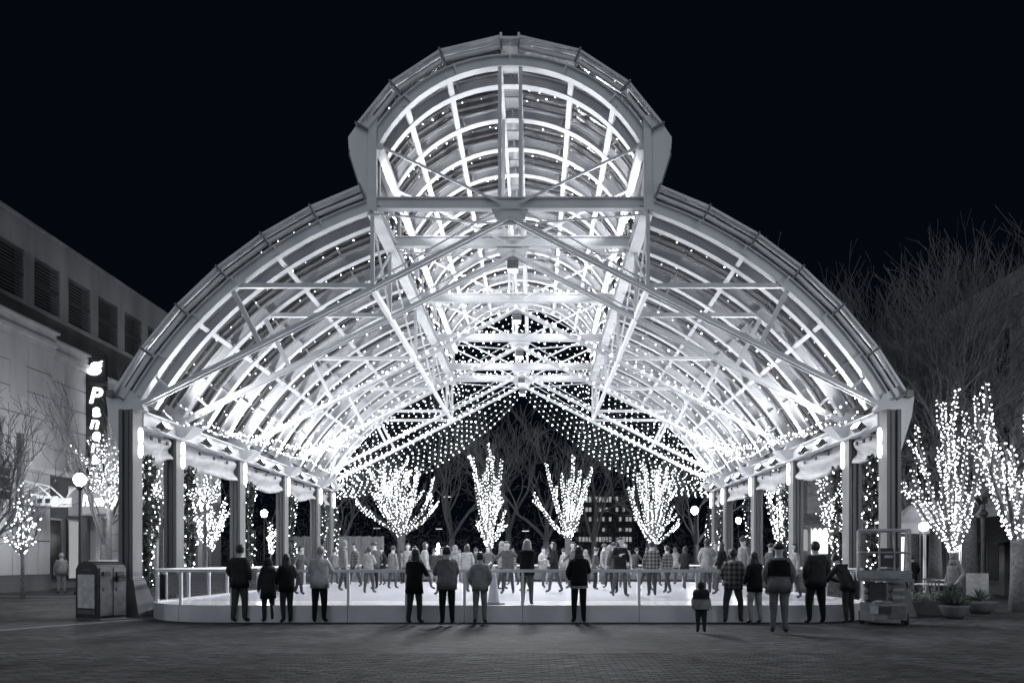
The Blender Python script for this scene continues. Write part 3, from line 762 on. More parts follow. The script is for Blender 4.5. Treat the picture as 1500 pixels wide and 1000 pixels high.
make_person('long haired woman in flared black coat standing at the railing beside a man in grey', foot(607, 914), -.35, 1.70, 'rail', jacket='black', trouser='dark', hair='long', hem=.72, group=PPL, legs=(.06,-.06))
make_person('man in mid grey jacket and black trousers right of the long haired woman in black', foot(655, 916), .3, 1.75, 'rail', jacket='grey', trouser='black', group=PPL, girth=1.08)
make_person('slim person in grey coat and grey trousers standing left of the white cone', foot(703, 913), 0, 1.62, 'pocket', jacket='mid', trouser='grey', group=PPL)
make_person('fair haired person in short black jacket leaning on the railing from the ice side', at(772, 18.35, .36), 0, 1.58, 'rail', jacket='black', trouser='charcoal', hair='long', haircol=HAIRL, legs=(.08,-.04), group=None)
make_person('woman in dark jacket with pale hem standing alone at the middle of the railing', foot(848, 912.5), .08, 1.76, 'hold', jacket='black', trouser='black', hair='long', band=(.80,.86,'mid'), group=PPL)
make_person('small child in dark hooded jacket with a light band standing alone on the paving', foot(1027, 926.5), -.2, 1.0, 'down', jacket='dark', trouser='dark', hair='hood', band=(.84,1.18,'mid'), girth=1.3, cat='child')
make_person('man in plaid shirt standing with feet apart at the railing behind the child', foot(1074, 912), -.3, 1.70, 'hold', jacket='plaid', trouser='charcoal', group=PPL, girth=1.08, spread=.17, legs=(.1,-.1))
make_person('woman in short black coat and light trousers right of the man in plaid', foot(1106, 914), .4, 1.62, 'hold', jacket='black', trouser='mid', hair='long', group=PPL, spread=.14)
make_person('man in dark cap and two tone jacket, nearest adult to the camera', foot(1141, 927.5), -.35, 1.78, 'pocket', jacket='grey', trouser='grey', hair='cap', band=(1.12,1.43,'black'), girth=1.1)
make_person('tall man in black coat and trousers, rightmost of the spectators at the railing', foot(1195, 914), .2, 1.86, 'pocket', jacket='dark', trouser='black', girth=1.15, group=PPL, spread=.16)
make_person('person in dark jacket bending low over the right end of the railing behind the lift', at(1243, 17.35), .55, 1.66, 'bend', jacket='dark', trouser='dark')
make_person('person in long pale hooded coat among the cafe planters by the lit tree', at(1398, 20.2), PI/2+.3, 1.62, 'pocket', jacket='mid', trouser='charcoal', hair='hood', hem=.70)
make_person('pale figure standing by the left shop wall behind the litter bin', at(90, 33), .6, 1.75, 'down', jacket='mid', trouser='mid', haircol=HAIRL)
make_person('person in white knitted hat sitting out by the cafe tables', at(1331, 24), .4, 1.35, 'pocket', jacket='dark', trouser='dark', hair='beanie', haircol=CL['light'])
make_person('dark dressed person standing behind the one in the white hat near the cafe door', at(1336, 27), .2, 1.65, 'pocket', jacket='black', trouser='dark')
# skaters
SK = []
vars_ = [('skate', (.25,-.25), 'charcoal', 'dark', 'short', 'charcoal sweater'), ('down', (-.2,.3), 'mid', 'charcoal', 'long', 'mid grey jacket, long hair'),
         ('down', (.1,-.1), 'grey', 'charcoal', 'beanie', 'grey jacket and knitted hat'), ('hold', (.2,-.1), 'mid', 'charcoal', 'short', 'mid grey top'),
         ('down', (-.15,.15), 'grey', 'dark', 'hood', 'hooded grey coat'), ('skate', (.15,-.3), 'dark', 'grey', 'beanie', 'dark jacket and knitted hat'), ('pocket', (.05,-.05), 'charcoal', 'black', 'cap', 'charcoal coat and cap'), ('hold', (-.25,.2), 'black', 'charcoal', 'long', 'black jacket, long hair'), ('down', (.22,-.2), 'plaid', 'dark', 'short', 'plaid shirt')]
where = ['over the left ice', 'just behind the front railing', 'in the middle of the crowd', 'towards the far railing', 'on the right of the ice', 'at the back of the rink']
protos = []
for i, (po, lg, ja, tr, ha, de) in enumerate(vars_):
    p = make_person('x', (0,0,0), 0, 1.72, po, lg, ja, tr, ha, CL['charcoal'] if ha == 'beanie' else None, girth=.98, group='skaters circling on the ice rink')
    protos.append(p)
pos = [(438,24),(503,27),(520,31),(540,25),(560,33),(575,29),(590,35),(622,28),(636,33),(684,26),(700,31),(716,34.5),(735,28),(752,33),(795,30),(812,25.5),(826,34),(872,28),(884,33),(900,24.5),(915,30),(930,35),(945,27),(962,32),(978,25),(990,34),(1003,29),(1046,27),(1058,24),(1090,22),(1128,23.5),(1165,21.5),(534,35.4),(650,24),(667,30.5),(770,26.5),(858,35.5),(608,24.2),(1030,33),(908,22.6),(490,34),(549,28.5),(598,31),(672,35),(744,24.5),(803,34),(843,29),(893,29.5),(955,23),(1036,24.5),(1068,31)]
skg = ['left end', 'left middle', 'centre', 'right middle', 'right end']
used = set()
for i, (px, Y) in enumerate(pos):
    v = (i*4+i//9) % 9
    row = 'near' if Y < 27 else ('middle' if Y < 32 else 'far')
    k5 = min(4, int((px-430)/150)); rel = f'skater in {vars_[v][5]}, {px < 784 and "left" or "right"} half, {row} row'
    land = min([(abs(px-q), nm) for q, nm in ((351,'the leftmost man'),(468,'the pale jacket'),(607,'the flared coat'),(655,'the man in grey'),(723,'the white cone'),(772,'the fair haired one'),(848,'the lone woman'),(940,'the empty railing'),(1027,'the small child'),(1074,'the man in plaid'),(1141,'the man in cap'))])[1]
    lab = f'{row} row skater, {vars_[v][5]}, behind {land}'
    for alt in ('', ', to the left', ', to the right', ', farther off', ', half hid', ', turned away', ', half covered'):
        if lab+alt not in used: lab = lab+alt; break
    used.add(lab)
    rz = rnd.uniform(0, 6.28); loc = at(px, Y, .36); sc_ = rnd.uniform(.86, 1.04)
    if protos[v] is not None and v not in [u for u in range(0)]:
        if not protos[v].get('placed'):
            o = protos[v]; o['placed'] = 1; o.location = loc; o.rotation_euler = (0,0,rz); o['label'] = lab; o.scale = (sc_,)*3; continue
    o = dup(protos[v], loc, rz, lab, sc_)
for p in protos: del p['placed']
for o in list(bpy.data.objects):
    if 'placed' in o.keys(): del o['placed']

# ------------------------------------------------------------------ litter bin station (solar compactor)
bn = thing('litter_bin', 'dark double litter bin with pale poster panel and rounded top beside the front left column', 'litter bin', (-10.12, 18.98, 0), D(-28))
# local: front faces -Y, width x, depth y
prof = [(-.45,.03),(.45,.03),(.45,1.22),(.36,1.34),(.15,1.42),(-.15,1.42),(-.36,1.34),(-.45,1.22)]
me = MB().prism_xz(prof, -.36, .36).mesh('cabinet', DARKM); fix_normals(me); link('cabinet', me, bn)
MB().box(-.33,.33,-.385,-.362,.28,1.10).build('poster_panel', POSTER, bn)
MB().box(-.34,.34,-.375,-.364,.13,.24).build('lower_plate', MIDM, bn)
MB().box(-.18,.18,-.37,-.363,1.20,1.23).build('nameplate', MIDM, bn)
MB().box(-.2,.2,-.2,.3,1.425,1.45).build('solar_lid', CONE, bn)
for yy, nm in ((-.17, 'door'), (.17, 'door')):
    d = MB().box(.452,.475,yy-.155,yy+.155,.1,1.28).build(nm, MIDM, bn)
    MB().box(.477,.52,yy-.09,yy+.09,1.06,1.17).build('chute', DARKM, d); MB().box(.477,.49,yy-.10,yy-.07,.7,.78).build('latch', DARKM, d)
MB().box(.47,.60,.06,.26,.93,1.05).build('hopper', DARKM, bn)
MB().box(-.42,.50,-.33,.33,0,.03).build('base', CONC, bn)

# ------------------------------------------------------------------ scissor lift
sl_ = thing('scissor_lift', 'folded grey scissor lift with railed platform parked at the right end of the rink', 'lift', (8.62, 17.52, 0), -D(21))
MB().box(-.46,.46,-.45,.40,.12,.48).box(-.5,-.2,-.5,-.45,.1,.5).build('chassis', LIFT, sl_)
for sx in (-1, 1):
    for sy in (-.3, .28):
        MB().tube([(sx*.40, sy, .14), (sx*.50, sy, .14)], .13, 14).build('wheel', RUBBER, sl_)
MB().box(.1,.44,-.5,-.456,.16,.44).build('battery_door', MIDM, sl_); MB().box(-.3,-.12,-.515,-.505,.25,.42).build('warning_label', POSTER, sl_)
MB().box(-.10,.14,-.52,-.47,.26,.42).build('control_panel', DARKM, sl_)
for i in range(5):
    z = .53+i*.085
    MB().beam((-.36,-.35,z),(.0,.36,z+.05),.06,.06).beam((.12,-.35,z+.05),(.36,.36,z),.06,.06).box(-.4,-.36,-.4,.36,z-.02,z+.03).box(.18,.42,-.42,-.34,z-.025,z+.04).build('scissor_arm', LIFT if i % 2 else MIDM, sl_)
MB().box(-.3,.05,-.38,-.3,.55,.95).build('hydraulic_pump', DARKM, sl_)
MB().box(-.54,.54,-.52,.45,.98,1.04).build('platform_deck', LIFT, sl_)
MB().box(-.54,.54,-.57,-.552,1.04,1.22).box(-.56,-.542,-.52,.45,1.04,1.2).box(.542,.56,-.52,.45,1.04,1.2).build('toe_board', LIFT, sl_)
for x, y in ((-.52,-.50),(-.1,-.50),(.2,-.50),(.52,-.50),(-.52,.15),(.52,.15),(-.52,.43),(.52,.43)):
    MB().tube([(x,y,1.04),(x,y,2.12)], .022, 8).build('guard_post', LIFT, sl_)
for z in (1.62, 2.12):
    MB().tube([(-.52,-.50,z),(.52,-.50,z),(.52,.43,z),(-.52,.43,z),(-.52,-.50,z)], .024, 8).build('guard_rail', LIFT, sl_)
MB().box(-.12,.3,-.5,-.42,1.3,1.72).build('control_box', DARKM, sl_); MB().box(0,.18,-.515,-.505,1.5,1.56).build('control_label', POSTER, sl_)
MB().box(-.1,.3,-.3,.3,1.06,1.26).build('tool_box', MIDM, sl_)
hz = MB()
for i in range(26):
    t = i/26; hz.add([(-.55+1.1*t,-.56,2.15-.02*math.sin(t*PI)),(-.55+1.1*t+.022,-.56,2.15),(-.55+1.1*t+.03,-.56,2.11),(-.55+1.1*t+.008,-.56,2.11)], [(0,1,2,3)])
hz.build('rail_tinsel', CONE, sl_, kind='stuff')

# ------------------------------------------------------------------ street lamps
def street_lamp(label, loc, lit=True):
    t = thing('street_lamp', label, 'street lamp', loc, 0, 'lit globe street lamps around the plaza')
    MB().lathe([(.24,0),(.24,.12),(.16,.2),(.13,.7),(.08,.85)], n=12).build('base', DARKM, t, True)
    MB().tube([(0,0,.8),(0,0,4.4)], [.065,.05], 8).build('pole', DARKM, t)
    MB().lathe([(.06,4.4),(.16,4.5),(.17,4.58)], n=10).build('collar', DARKM, t)
    MB().ball((0,0,4.86), .24, .24, .26, 14, 10).build('globe', LAMPG, t, True)
    MB().lathe([(.12,5.13),(.05,5.2),(.02,5.3)], n=8).build('finial', DARKM, t)
    return t
l0 = street_lamp('nearest lit globe lamp, left of the litter bin by the cafe sign', (-18.7, 32.5, 0))
for loc, lab in (((-19.6,46.7,0), 'lit globe lamp seen through the second bay of the left colonnade'), ((-19.2,56,0), 'lit globe lamp seen through the third bay of the left colonnade'),
                 ((11.6,52.5,0), 'lit globe lamp just left of the rear right columns'), ((18.2,66,0), 'lit globe lamp seen through the rear bay of the right colonnade'),
                 ((-18.7,18.5,0), 'added globe lamp out of view at the near left, brightening the stone wall'), ((15,13,0), 'added globe lamp out of view at the near right, brightening the right facade')):  # these two lamps are added outside the view to brighten the side facades
    dup(l0, loc, 0, lab)
# unlit black lamp post with spot heads, by the cafe
t = thing('lamp_post', 'black unlit post with small spotlight heads between the two lit trees on the right', 'lamp post', (15.3, 25, 0))
MB().lathe([(.16,0),(.14,.3),(.08,.5)], n=10).build('base', DARKM, t, True); MB().tube([(0,0,.4),(0,0,3.3)], .065, 8).build('pole', DARKM, t)
MB().lathe([(.08,2.85),(.15,2.92),(.15,3.0),(.07,3.1)], n=10).build('collar', DARKM, t, True)
MB().tube([(0,0,3.25),(-.2,-.05,3.45)], .025, 6).tube([(-.12,-.03,3.3),(-.3,-.12,3.5)], .08, 8).build('spot_head', DARKM, t); MB().box(-.08,.1,-.08,.08,3.3,3.52).build('head_box', DARKM, t)

# ------------------------------------------------------------------ trees
def grow(b, p, d, L_, r, depth, R_, segs, spread=.55, up=.25, twig=.006, nch=(2, 3), sides=4, curve=.12):
    p = Vector(p); d = Vector(d).normalized(); pts = [p]; n_ = 4 if depth > 1 else 3
    for i in range(n_):
        d = (d+Vector((R_.gauss(0, curve), R_.gauss(0, curve), R_.gauss(0, curve)+up*.12))).normalized(); pts.append(pts[-1]+d*L_/n_)
    r1 = max(twig, r*.62); rr = [r+(r1-r)*i/n_ for i in range(n_+1)]
    b.tube(pts, rr, sides if depth > 2 else 3, False); segs.append((pts, rr, depth))
    if depth == 0: return
    k = R_.randint(*nch)
    for i in range(k):
        q = pts[-1] if i == 0 else pts[R_.randint(1, n_)]
        ax = Vector((R_.gauss(0,1), R_.gauss(0,1), R_.gauss(0,1))).cross(d).normalized()
        nd = d+ax*R_.uniform(spread*.6, spread*1.3)+Vector((0,0,up*.6)); grow(b, q, nd, L_*R_.uniform(.62, .88), r1*R_.uniform(.7, .95), depth-1, R_, segs, spread, up, twig, nch, sides, curve)
def bare_tree(label, loc, h, seed, lean=(0,0), group=None, depth=6, trunk=.28, tm=BARKD, spread=.55, nch=(2,3), name='bare_tree', twig=.012):
    R_ = random.Random(seed); t = thing(name, label, 'tree', loc, 0, group); tb = MB(); cb = MB(); segs = []
    tr = [(0,0,0),(lean[0]*.3,lean[1]*.3,h*.12),(lean[0]*.6,lean[1]*.6,h*.24)]; tb.tube(tr, [trunk*1.25, trunk, trunk*.85], 8); tb.build('trunk', tm, t, True)
    for i in range(4):
        a = i*PI/2+R_.uniform(-.4, .4); grow(cb, tr[2], (math.cos(a)*.55+lean[0]*.1, math.sin(a)*.55, 1), h*.26, trunk*.55, depth-1, R_, segs, spread, .3, twig, nch)
    cb.build('crown', tm, t); return t
for i, (px, Y, h, sd) in enumerate([(1290, 40, 15.5, 3), (1370, 36, 16, 5), (1450, 34, 14.5, 8), (1530, 31, 12.5, 9), (1245, 52, 17, 21), (1410, 46, 19, 31), (1335, 30, 12.5, 51), (1420, 29, 13, 52), (1490, 40, 17, 53), (1270, 46, 15.5, 54)]):
    bare_tree(['tall bare tree just right of the pavilion roof edge', 'tall bare tree rising behind the lit tree by the cafe', 'tall bare tree in front of the right building roofline',
               'tall bare tree cut by the right edge of the picture', 'bare tree farthest back beside the right roof slope', 'tallest bare tree far behind the right building corner', 'bare tree with spreading twigs between the pavilion corner and the lit trees', 'bare tree whose twigs cross the upper windows of the right building', 'tall bare tree above the roof of the right building', 'second bare tree from the pavilion roof edge'][i], at(px, Y), h, sd, group='tall bare trees on the right', twig=.010, nch=(3,3), spread=.5)
bt = [(500, 62, 11, 41), (585, 66, 12, 42), (662, 60, 13, 43), (745, 64, 15, 44), (800, 58, 12, 45), (870, 66, 13, 46), (950, 62, 12, 47), (1020, 70, 12, 48)]
bl = ['leftmost bare tree behind the rear of the rink', 'bare tree behind the leftmost lit tree', 'bare tree between the two left lit trees', 'highest bare tree filling the middle of the rear gable',
      'bare tree directly behind the middle right lit tree', 'bare tree in front of the office block', 'bare tree behind the rightmost rear lit tree', 'bare tree beside the rear right street lamp']
for (px, Y, h, sd), lab in zip(bt, bl): bare_tree(lab, at(px, Y), h, sd, group='dark bare trees beyond the rink', twig=.016)
bare_tree('bare tree with fine twigs in front of the cafe blade sign', at(152, 36), 9.2, 61, depth=6, trunk=.16, spread=.4, twig=.010)
bare_tree('bare tree reaching in from the left edge in front of the stone wall', at(-30, 30), 7.5, 62, depth=6, trunk=.15, twig=.010)

def lit_tree(label, Y, base, start_y, tips, seed, r0=.12, bs=.045, dens=.085, sub=2, name='lit_tree', dz=1.2, sublen=.5, twigs=True, wrap=1.0, group=None):
    R_ = random.Random(seed); bp_ = P(base[0], base[1], Y); bp_.z = 0; t = thing(name, label, 'tree', bp_, 0, group)
    fork = P(base[0], start_y, Y)-bp_; tb = MB(); tb.tube([(0,0,0), (fork.x*.4, 0, fork.z*.5), fork], [r0*1.3, r0*1.05, r0], 8); tb.build('trunk', BARK, t, True)
    br = MB(); pts = []; segs = []
    def limb(p0, p1, ra, rb_, sag):
        p0 = Vector(p0); p1 = Vector(p1); out = []
        m = p0.lerp(p1, .45)+Vector(((p1.x-p0.x)*sag, R_.uniform(-.1, .1), -abs(p1.x-p0.x)*sag*.6))
        for i in range(9):
            u = i/8; q = p0*(1-u)**2+m*2*u*(1-u)+p1*u*u; out.append(q+Vector((R_.gauss(0,.025), R_.gauss(0,.025), R_.gauss(0,.025))))
        rr = [ra+(rb_-ra)*i/8 for i in range(9)]; br.tube(out, rr, 5, False); segs.append((out, rr)); return out, rr
    for (tx, ty) in tips:
        tp = P(tx, ty, Y)-bp_; tp.y = R_.uniform(-dz, dz)
        o_, rr = limb(fork+Vector((R_.uniform(-r0,r0)*.5, R_.uniform(-r0,r0)*.5, R_.uniform(-.15, .1))), tp, r0*.55, .02, .16)
        for s_ in range(sub):
            i = R_.randint(3, 7); L_ = (tp-fork).length*R_.uniform(.2, sublen)
            d = (o_[i]-o_[i-1]).normalized()+Vector((R_.gauss(0,.5), R_.gauss(0,.5), .3)); d.normalize(); limb(o_[i], o_[i]+d*L_, rr[i]*.7, .012, .05)
    for o_, rr in segs:
        L_ = sum((b_-a_).length for a_, b_ in zip(o_, o_[1:])); n_ = int(L_/dens)
        for i in range(n_):
            u = (i+R_.random())/n_*8; k = min(7, int(u)); q = o_[k].lerp(o_[k+1], u-k); rad = (rr[k]+.02+.035*wrap)
            a = i*2.1+R_.uniform(0, 1.5); pts.append(q+Vector((math.cos(a)*rad, math.sin(a)*rad, R_.uniform(-.03, .03))))
        if twigs:
            for s_ in range(3):
                i = R_.randint(3, 8); d = (o_[i]-o_[i-1]).normalized()+Vector((R_.gauss(0,.5), R_.gauss(0,.5), .4)); d.normalize()
                grow(br, o_[i], d, L_*.28, .012, 1, R_, [], .5, .3, .006)
    br.build('branches', BARK, t); bulbs(pts, bs).build('bulbs', BULBF, t, kind='stuff')
    return t
LT = 'trees wrapped in white lights behind the rink'
lit_tree('broad twin stemmed tree wrapped in lights, leftmost behind the rink', 50, (588,802), 783, [(546,688),(556,684),(566,692),(576,686),(586,690),(596,688),(606,694),(614,684),(632,722),(638,738),(524,736),(550,720),(602,720),(570,715)], 71, .26, .033, .07, 2, group=LT, dz=1.8)
lit_tree('narrow upright tree wrapped in lights left of the middle gap', 50, (716,806), 800, [(694,674),(700,700),(708,690),(715,670),(722,666),(735,670),(728,700),(740,745),(697,760),(738,770),(712,720)], 72, .2, .035, .07, 1, group=LT, dz=1, sublen=.3)
lit_tree('open vase shaped tree wrapped in lights right of the middle gap', 50, (832,804), 786, [(800,680),(823,692),(840,668),(850,688),(868,684),(782,720),(858,700),(832,700)], 73, .2, .036, .065, 1, group=LT, dz=1, sublen=.3)
lit_tree('broad tree wrapped in lights, rightmost behind the rink', 50, (957,804), 796, [(936,690),(946,684),(955,690),(965,683),(974,688),(984,692),(920,712),(930,752),(992,738),(996,760),(950,715),(970,716)], 74, .24, .033, .07, 2, group=LT, dz=1.5, sublen=.35)
SM = 'small street trees wrapped in white lights'
lit_tree('small slender tree wrapped in lights in front of the left stone wall', 29.5, (33,873), 810, [(31,704),(20,735),(45,730),(12,760),(55,752),(58,775),(14,785),(38,720),(26,750),(50,790)], 75, .06, .034, .17, 1, group=SM, dz=.5, wrap=1.2)
lit_tree('tree wrapped in lights in front of the cafe sign box', 35, (160,850), 742, [(128,668),(140,650),(152,655),(160,640),(170,650),(178,628),(184,660),(132,700),(150,700),(172,690),(186,700),(143,684)], 76, .1, .028, .13, 2, group=SM, dz=.9)
lit_tree('inverted cone of lit branches seen through the second left bay', 44, (307,840), 804, [(276,742),(286,725),(296,712),(305,735),(313,710),(322,725),(332,735),(338,755),(290,760),(325,765)], 77, .1, .042, .10, 2, group=SM, dz=.9)
lit_tree('thin lit tree under the third lamp on the left', 50, (397,840), 811, [(393,770),(399,765),(404,780),(391,785)], 78, .06, .04, .09, 1, group=SM, dz=.3)
lit_tree('lit crown seen between the front two left columns', 32, (236,860), 735, [(216,700),(225,682),(236,688),(246,690),(256,700),(222,712),(244,715)], 79, .08, .032, .12, 2, group=SM, dz=1)
lit_tree('lit crown seen under the second left curtain', 36, (300,850), 738, [(270,700),(284,694),(298,690),(314,700),(328,708),(280,715),(316,722)], 80, .08, .032, .13, 2, group=SM, dz=1)
BG = 'large trees wrapped in lights in front of the right building'
lit_tree('large tree wrapped in lights left of the black lamp post', 26, (1398,882), 806, [(1340,622),(1332,688),(1326,700),(1362,616),(1384,596),(1405,575),(1422,640),(1436,700),(1350,660),(1380,650),(1408,620),(1428,660),(1412,680)], 81, .14, .028, .055, 1, group=BG, dz=1.4, sublen=.35)
lit_tree('largest lit tree, cut by the right edge of the picture', 21.6, (1492,897), 788, [(1408,572),(1420,610),(1416,655),(1432,690),(1445,590),(1462,566),(1482,560),(1504,556),(1530,600),(1550,640),(1455,650),(1478,640),(1500,650),(1520,700),(1440,640)], 82, .2, .026, .055, 1, group=BG, dz=1.6, sublen=.35)
lit_tree('lit tree seen through the third bay of the right colonnade', 40, (1142,860), 800, [(1118,700),(1128,690),(1138,686),(1148,690),(1158,700),(1132,715),(1150,722),(1164,735)], 83, .1, .036, .10, 2, group=SM, dz=1)
lit_tree('lit tree seen through the second bay of the right colonnade', 34, (1222,870), 800, [(1202,694),(1214,684),(1226,690),(1238,694),(1206,720),(1230,720),(1215,735),(1240,740)], 84, .1, .034, .11, 2, group=SM, dz=1)
for (px, yt, yb, Y, lab) in ((642, 795, 822, 62, 'small glowing christmas tree left of the middle, beyond the rink'), (897, 800, 828, 62, 'small glowing christmas tree right of the middle, beyond the rink')):
    z1 = P(px, yt, Y).z; tr = thing('christmas_tree', lab, 'tree', at(px, Y)); MB().lathe([(.62,.5),(.5,.7),(.3,z1*.6),(.04,z1)], n=10).build('foliage', LEAF, tr)
    MB().tube([(0,0,0),(0,0,.6)], .08, 6).build('trunk', BARK, tr)
    pts = []
    for i in range(170): z = .5+(z1-.5)*(i/170)**1.1; r = .64*(1-(z-.5)/(z1-.5))+.03; pts.append((r*math.cos(i*2.4), r*math.sin(i*2.4), z))
    bulbs(pts, .055).build('bulbs', BULBF, tr, kind='stuff')

# ------------------------------------------------------------------ left buildings
garage = thing('parking_garage', 'tall concrete parking garage with slatted openings rising behind the left shop wall', 'building', (-25, 40, 0))
def wp(mb, name, m, parent, **kw): return mb.build(name, m, parent, world=True, **kw)
XG = -25.0
LY = [36.3-2.87*2+2.87*i for i in range(9)]
wp(MB().box(-40, XG, 24, 62, 17.0, 18.45), 'parapet', CONC, garage)
wp(MB().box(-40, XG+.12, 24, 62, 18.45, 18.6), 'coping', CONC, garage)
wp(MB().box(-40, XG, 24, 62, 9, 14.45), 'spandrel', CONCD, garage)
wp(MB().box(-40, XG-.5, 24, 62, 14.45, 17.0), 'inner_wall', DARKM, garage)
wp(MB().box(-40, XG+.07, 24, 62, 14.25, 14.45), 'sill_band', CONC, garage)
prev = 24
for y in LY:
    wp(MB().box(XG-.5, XG-.002, prev, y, 14.45, 17.0), 'pier', CONC, garage); prev = y+2.1
    fr = wp(MB().box(XG-.28, XG-.02, y, y+2.1, 15.70, 15.80), 'louvre', MIDM, garage)
    for k in range(14):
        z = 14.56+k*.176
        if 6 < k < 7: continue
        s_ = MB().add([(XG-.24,y+.02,z+.02),(XG-.05,y+.02,z-.05),(XG-.05,y+2.08,z-.05),(XG-.24,y+2.08,z+.02),(XG-.24,y+.02,z+.045),(XG-.05,y+.02,z-.025),(XG-.05,y+2.08,z-.025),(XG-.24,y+2.08,z+.045)],
                      [(0,3,2,1),(4,5,6,7),(0,1,5,4),(1,2,6,5),(2,3,7,6),(3,0,4,7)]).mesh('slat', CONC); link('slat', s_, fr, world=True)
wp(MB().box(XG-.5, XG-.002, prev, 62, 14.45, 17.0), 'pier', CONC, garage)

shop = thing('stone_shop_building', 'pale stone panelled shop building with stepped cornices along the left side', 'building', (-23, 38, 0))
def panel_wall(parent, xf, y0, y1, z0, z1, cols, rows, gap=.055, m=LIME, thick=.12):
    wp(MB().box(xf-.6, xf-thick, y0, y1, z0, z1), 'wall', LIMEJ, parent)
    for i in range(cols):
        for j in range(rows):
            a0 = y0+(y1-y0)*i/cols+gap/2; a1 = y0+(y1-y0)*(i+1)/cols-gap/2; b0 = z0+(z1-z0)*j/rows+gap/2; b1 = z0+(z1-z0)*(j+1)/rows-gap/2
            wp(MB().box(xf-thick, xf+rnd.uniform(-.008, .008), a0, a1, b0, b1), 'stone_panel', m, parent)
panel_wall(shop, -23.0, 26, 37.6, 5.9, 11.6, 6, 5)
panel_wall(shop, -23.6, 37.6, 41.3, 5.9, 11.6, 2, 5)
panel_wall(shop, -24.0, 42.6, 60, 5.9, 11.0, 8, 4)
for xf, y0, y1, zt in ((-23.0, 24, 37.6, 12.6), (-23.6, 37.6, 41.3, 12.5), (-24.0, 42.6, 60, 11.9)):
    wp(MB().box(xf-1, xf+.10, y0, y1, zt-1.0, zt-.75).box(xf-1, xf+.22, y0, y1, zt-.75, zt-.55).box(xf-1, xf+.12, y0, y1, zt-.55, zt-.12).box(xf-1, xf+.30, y0, y1+.02, zt-.12, zt), 'cornice', LIME, shop)
wp(MB().box(-25, -23.9, 41.3, 42.6, 0, 12.2), 'pier', CONCD, shop)
panel_wall(shop, -23.0, 34.6, 37.3, .75, 5.6, 3, 3)
panel_wall(shop, -23.0, 26, 34.6, .75, 4.2, 6, 2)
wp(MB().box(-23.8, -22.95, 26, 37.3, 0, .75), 'base_course', CONCD, shop)
wp(MB().box(-23.8, -22.9, 26, 41.3, 5.6, 5.9), 'string_course', LIME, shop)
wp(MB().box(-23.6, -23.3, 26, 34.6, 4.2, 5.6), 'dark_fascia', DARKM, shop)
for y in (27.5, 31, 34.4): 
    fr = wp(MB().box(-23.14, -22.96, y, y+1.1, 9.0, 10.5), 'recess_frame', LIME, shop)
wp(MB().box(-24.6, -24.0, 37.4, 60, 0, 5.9), 'shopfront_wall', CONCD, shop)
for i, y in enumerate((37.8, 40.2, 43.2, 46.6, 50.0, 53.4)):
    f_ = wp(MB().box(-24.0, -23.92, y, y+1.9, .4, 3.6), 'shop_window', DARKM, shop)
    link('pane', MB().box(-23.915, -23.905, y+.1, y+1.8, .5, 3.5).mesh('pane', GLD if i not in (1, 4) else WINL), f_, world=True)
for i, y in enumerate((42.2, 45.6, 49.0, 52.4, 55.8)):
    wp(MB().box(-23.98, -23.6, y, y+.8, 0, 4.6), 'pilaster', LIME, shop)
# truss canopy over the shop door on the left
cn = thing('entrance_canopy', 'white steel lattice canopy frame hanging over the left shop entrance', 'canopy', (-22, 34, 0))
for k in range(2):
    y = 33.6+k*.9
    wp(MB().beam((-22.9,y,4.55),(-20.6,y,4.2),.05,.06).beam((-22.9,y,5.2),(-21.2,y,4.75),.05,.06).beam((-22.9,y,4.55),(-21.9,y,4.98),.04,.04).beam((-22.0,y,4.4),(-21.2,y,4.75),.04,.04).beam((-21.2,y,4.75),(-20.6,y,4.2),.05,.05), 'lattice_frame', STEEL, cn)
wp(MB().box(-21.2,-20.3,33.5,33.56,3.85,4.25), 'front_panel', STEEL, cn); wp(MB().box(-21.2,-20.3,34.5,34.56,3.85,4.25), 'front_panel', STEEL, cn)
wp(MB().box(-21.15,-20.95,33.48,33.498,3.95,4.15).box(-20.8,-20.6,33.48,33.498,3.95,4.15), 'panel_openings', DARKM, cn)
wp(MB().box(-22.0,-21.8,33.4,33.6,3.9,7.0), 'mast', MIDM, cn)
# blade sign
bs_ = thing('blade_sign', 'tall dark vertical sign with white loaf emblem and hand lettered Panera', 'sign', (-23.1, 41.4, 0))
wp(MB().box(-23.66, -22.58, 41.3, 41.55, 5.6, 10.88), 'lower_board', DARKM, bs_); wp(MB().box(-23.66, -22.58, 41.3, 41.55, 11.06, 12.5), 'emblem_board', DARKM, bs_)
wp(MB().box(-24.1, -22.5, 41.38, 41.46, 10.93, 11.02).box(-24.3,-23.66,41.36,41.5,10.5,10.8), 'bracket', MIDM, bs_)
zz = 10.28
for ch, sz, dx, rot in (('P', 1.2, 0, .1), ('a', 1.0, .06, -.12), ('n', .98, -.02, .1), ('e', .95, .05, -.1), ('r', .95, -.03, .05), ('a', .95, .02, 0)):
    me = text_mesh(ch, sz, .02, .15, SIGNG); o = link('letter', me, bs_, world=True)
    o.location = (-23.12+dx, 41.27, zz); o.rotation_euler = (PI/2, rot, 0); zz -= sz*.60+.06
lg = MB(); n_ = 20
lg.prism_xz([(-23.17+.40*math.cos(2*PI*i/n_)*(1+.1*math.sin(2*PI*i/n_)), 11.66+.24*math.sin(2*PI*i/n_)) for i in range(n_)], 41.24, 41.29)
lg.prism_xz([(-23.03+.30*math.cos(2*PI*i/n_), 11.95+.18*math.sin(2*PI*i/n_)) for i in range(n_)], 41.235, 41.285)
lg.prism_xz([(-22.86,11.9),(-22.68,12.2),(-22.95,12.1)], 41.23, 41.28)
me = lg.mesh('loaf_emblem', SIGNG); fix_normals(me); link('loaf_emblem', me, bs_, world=True)
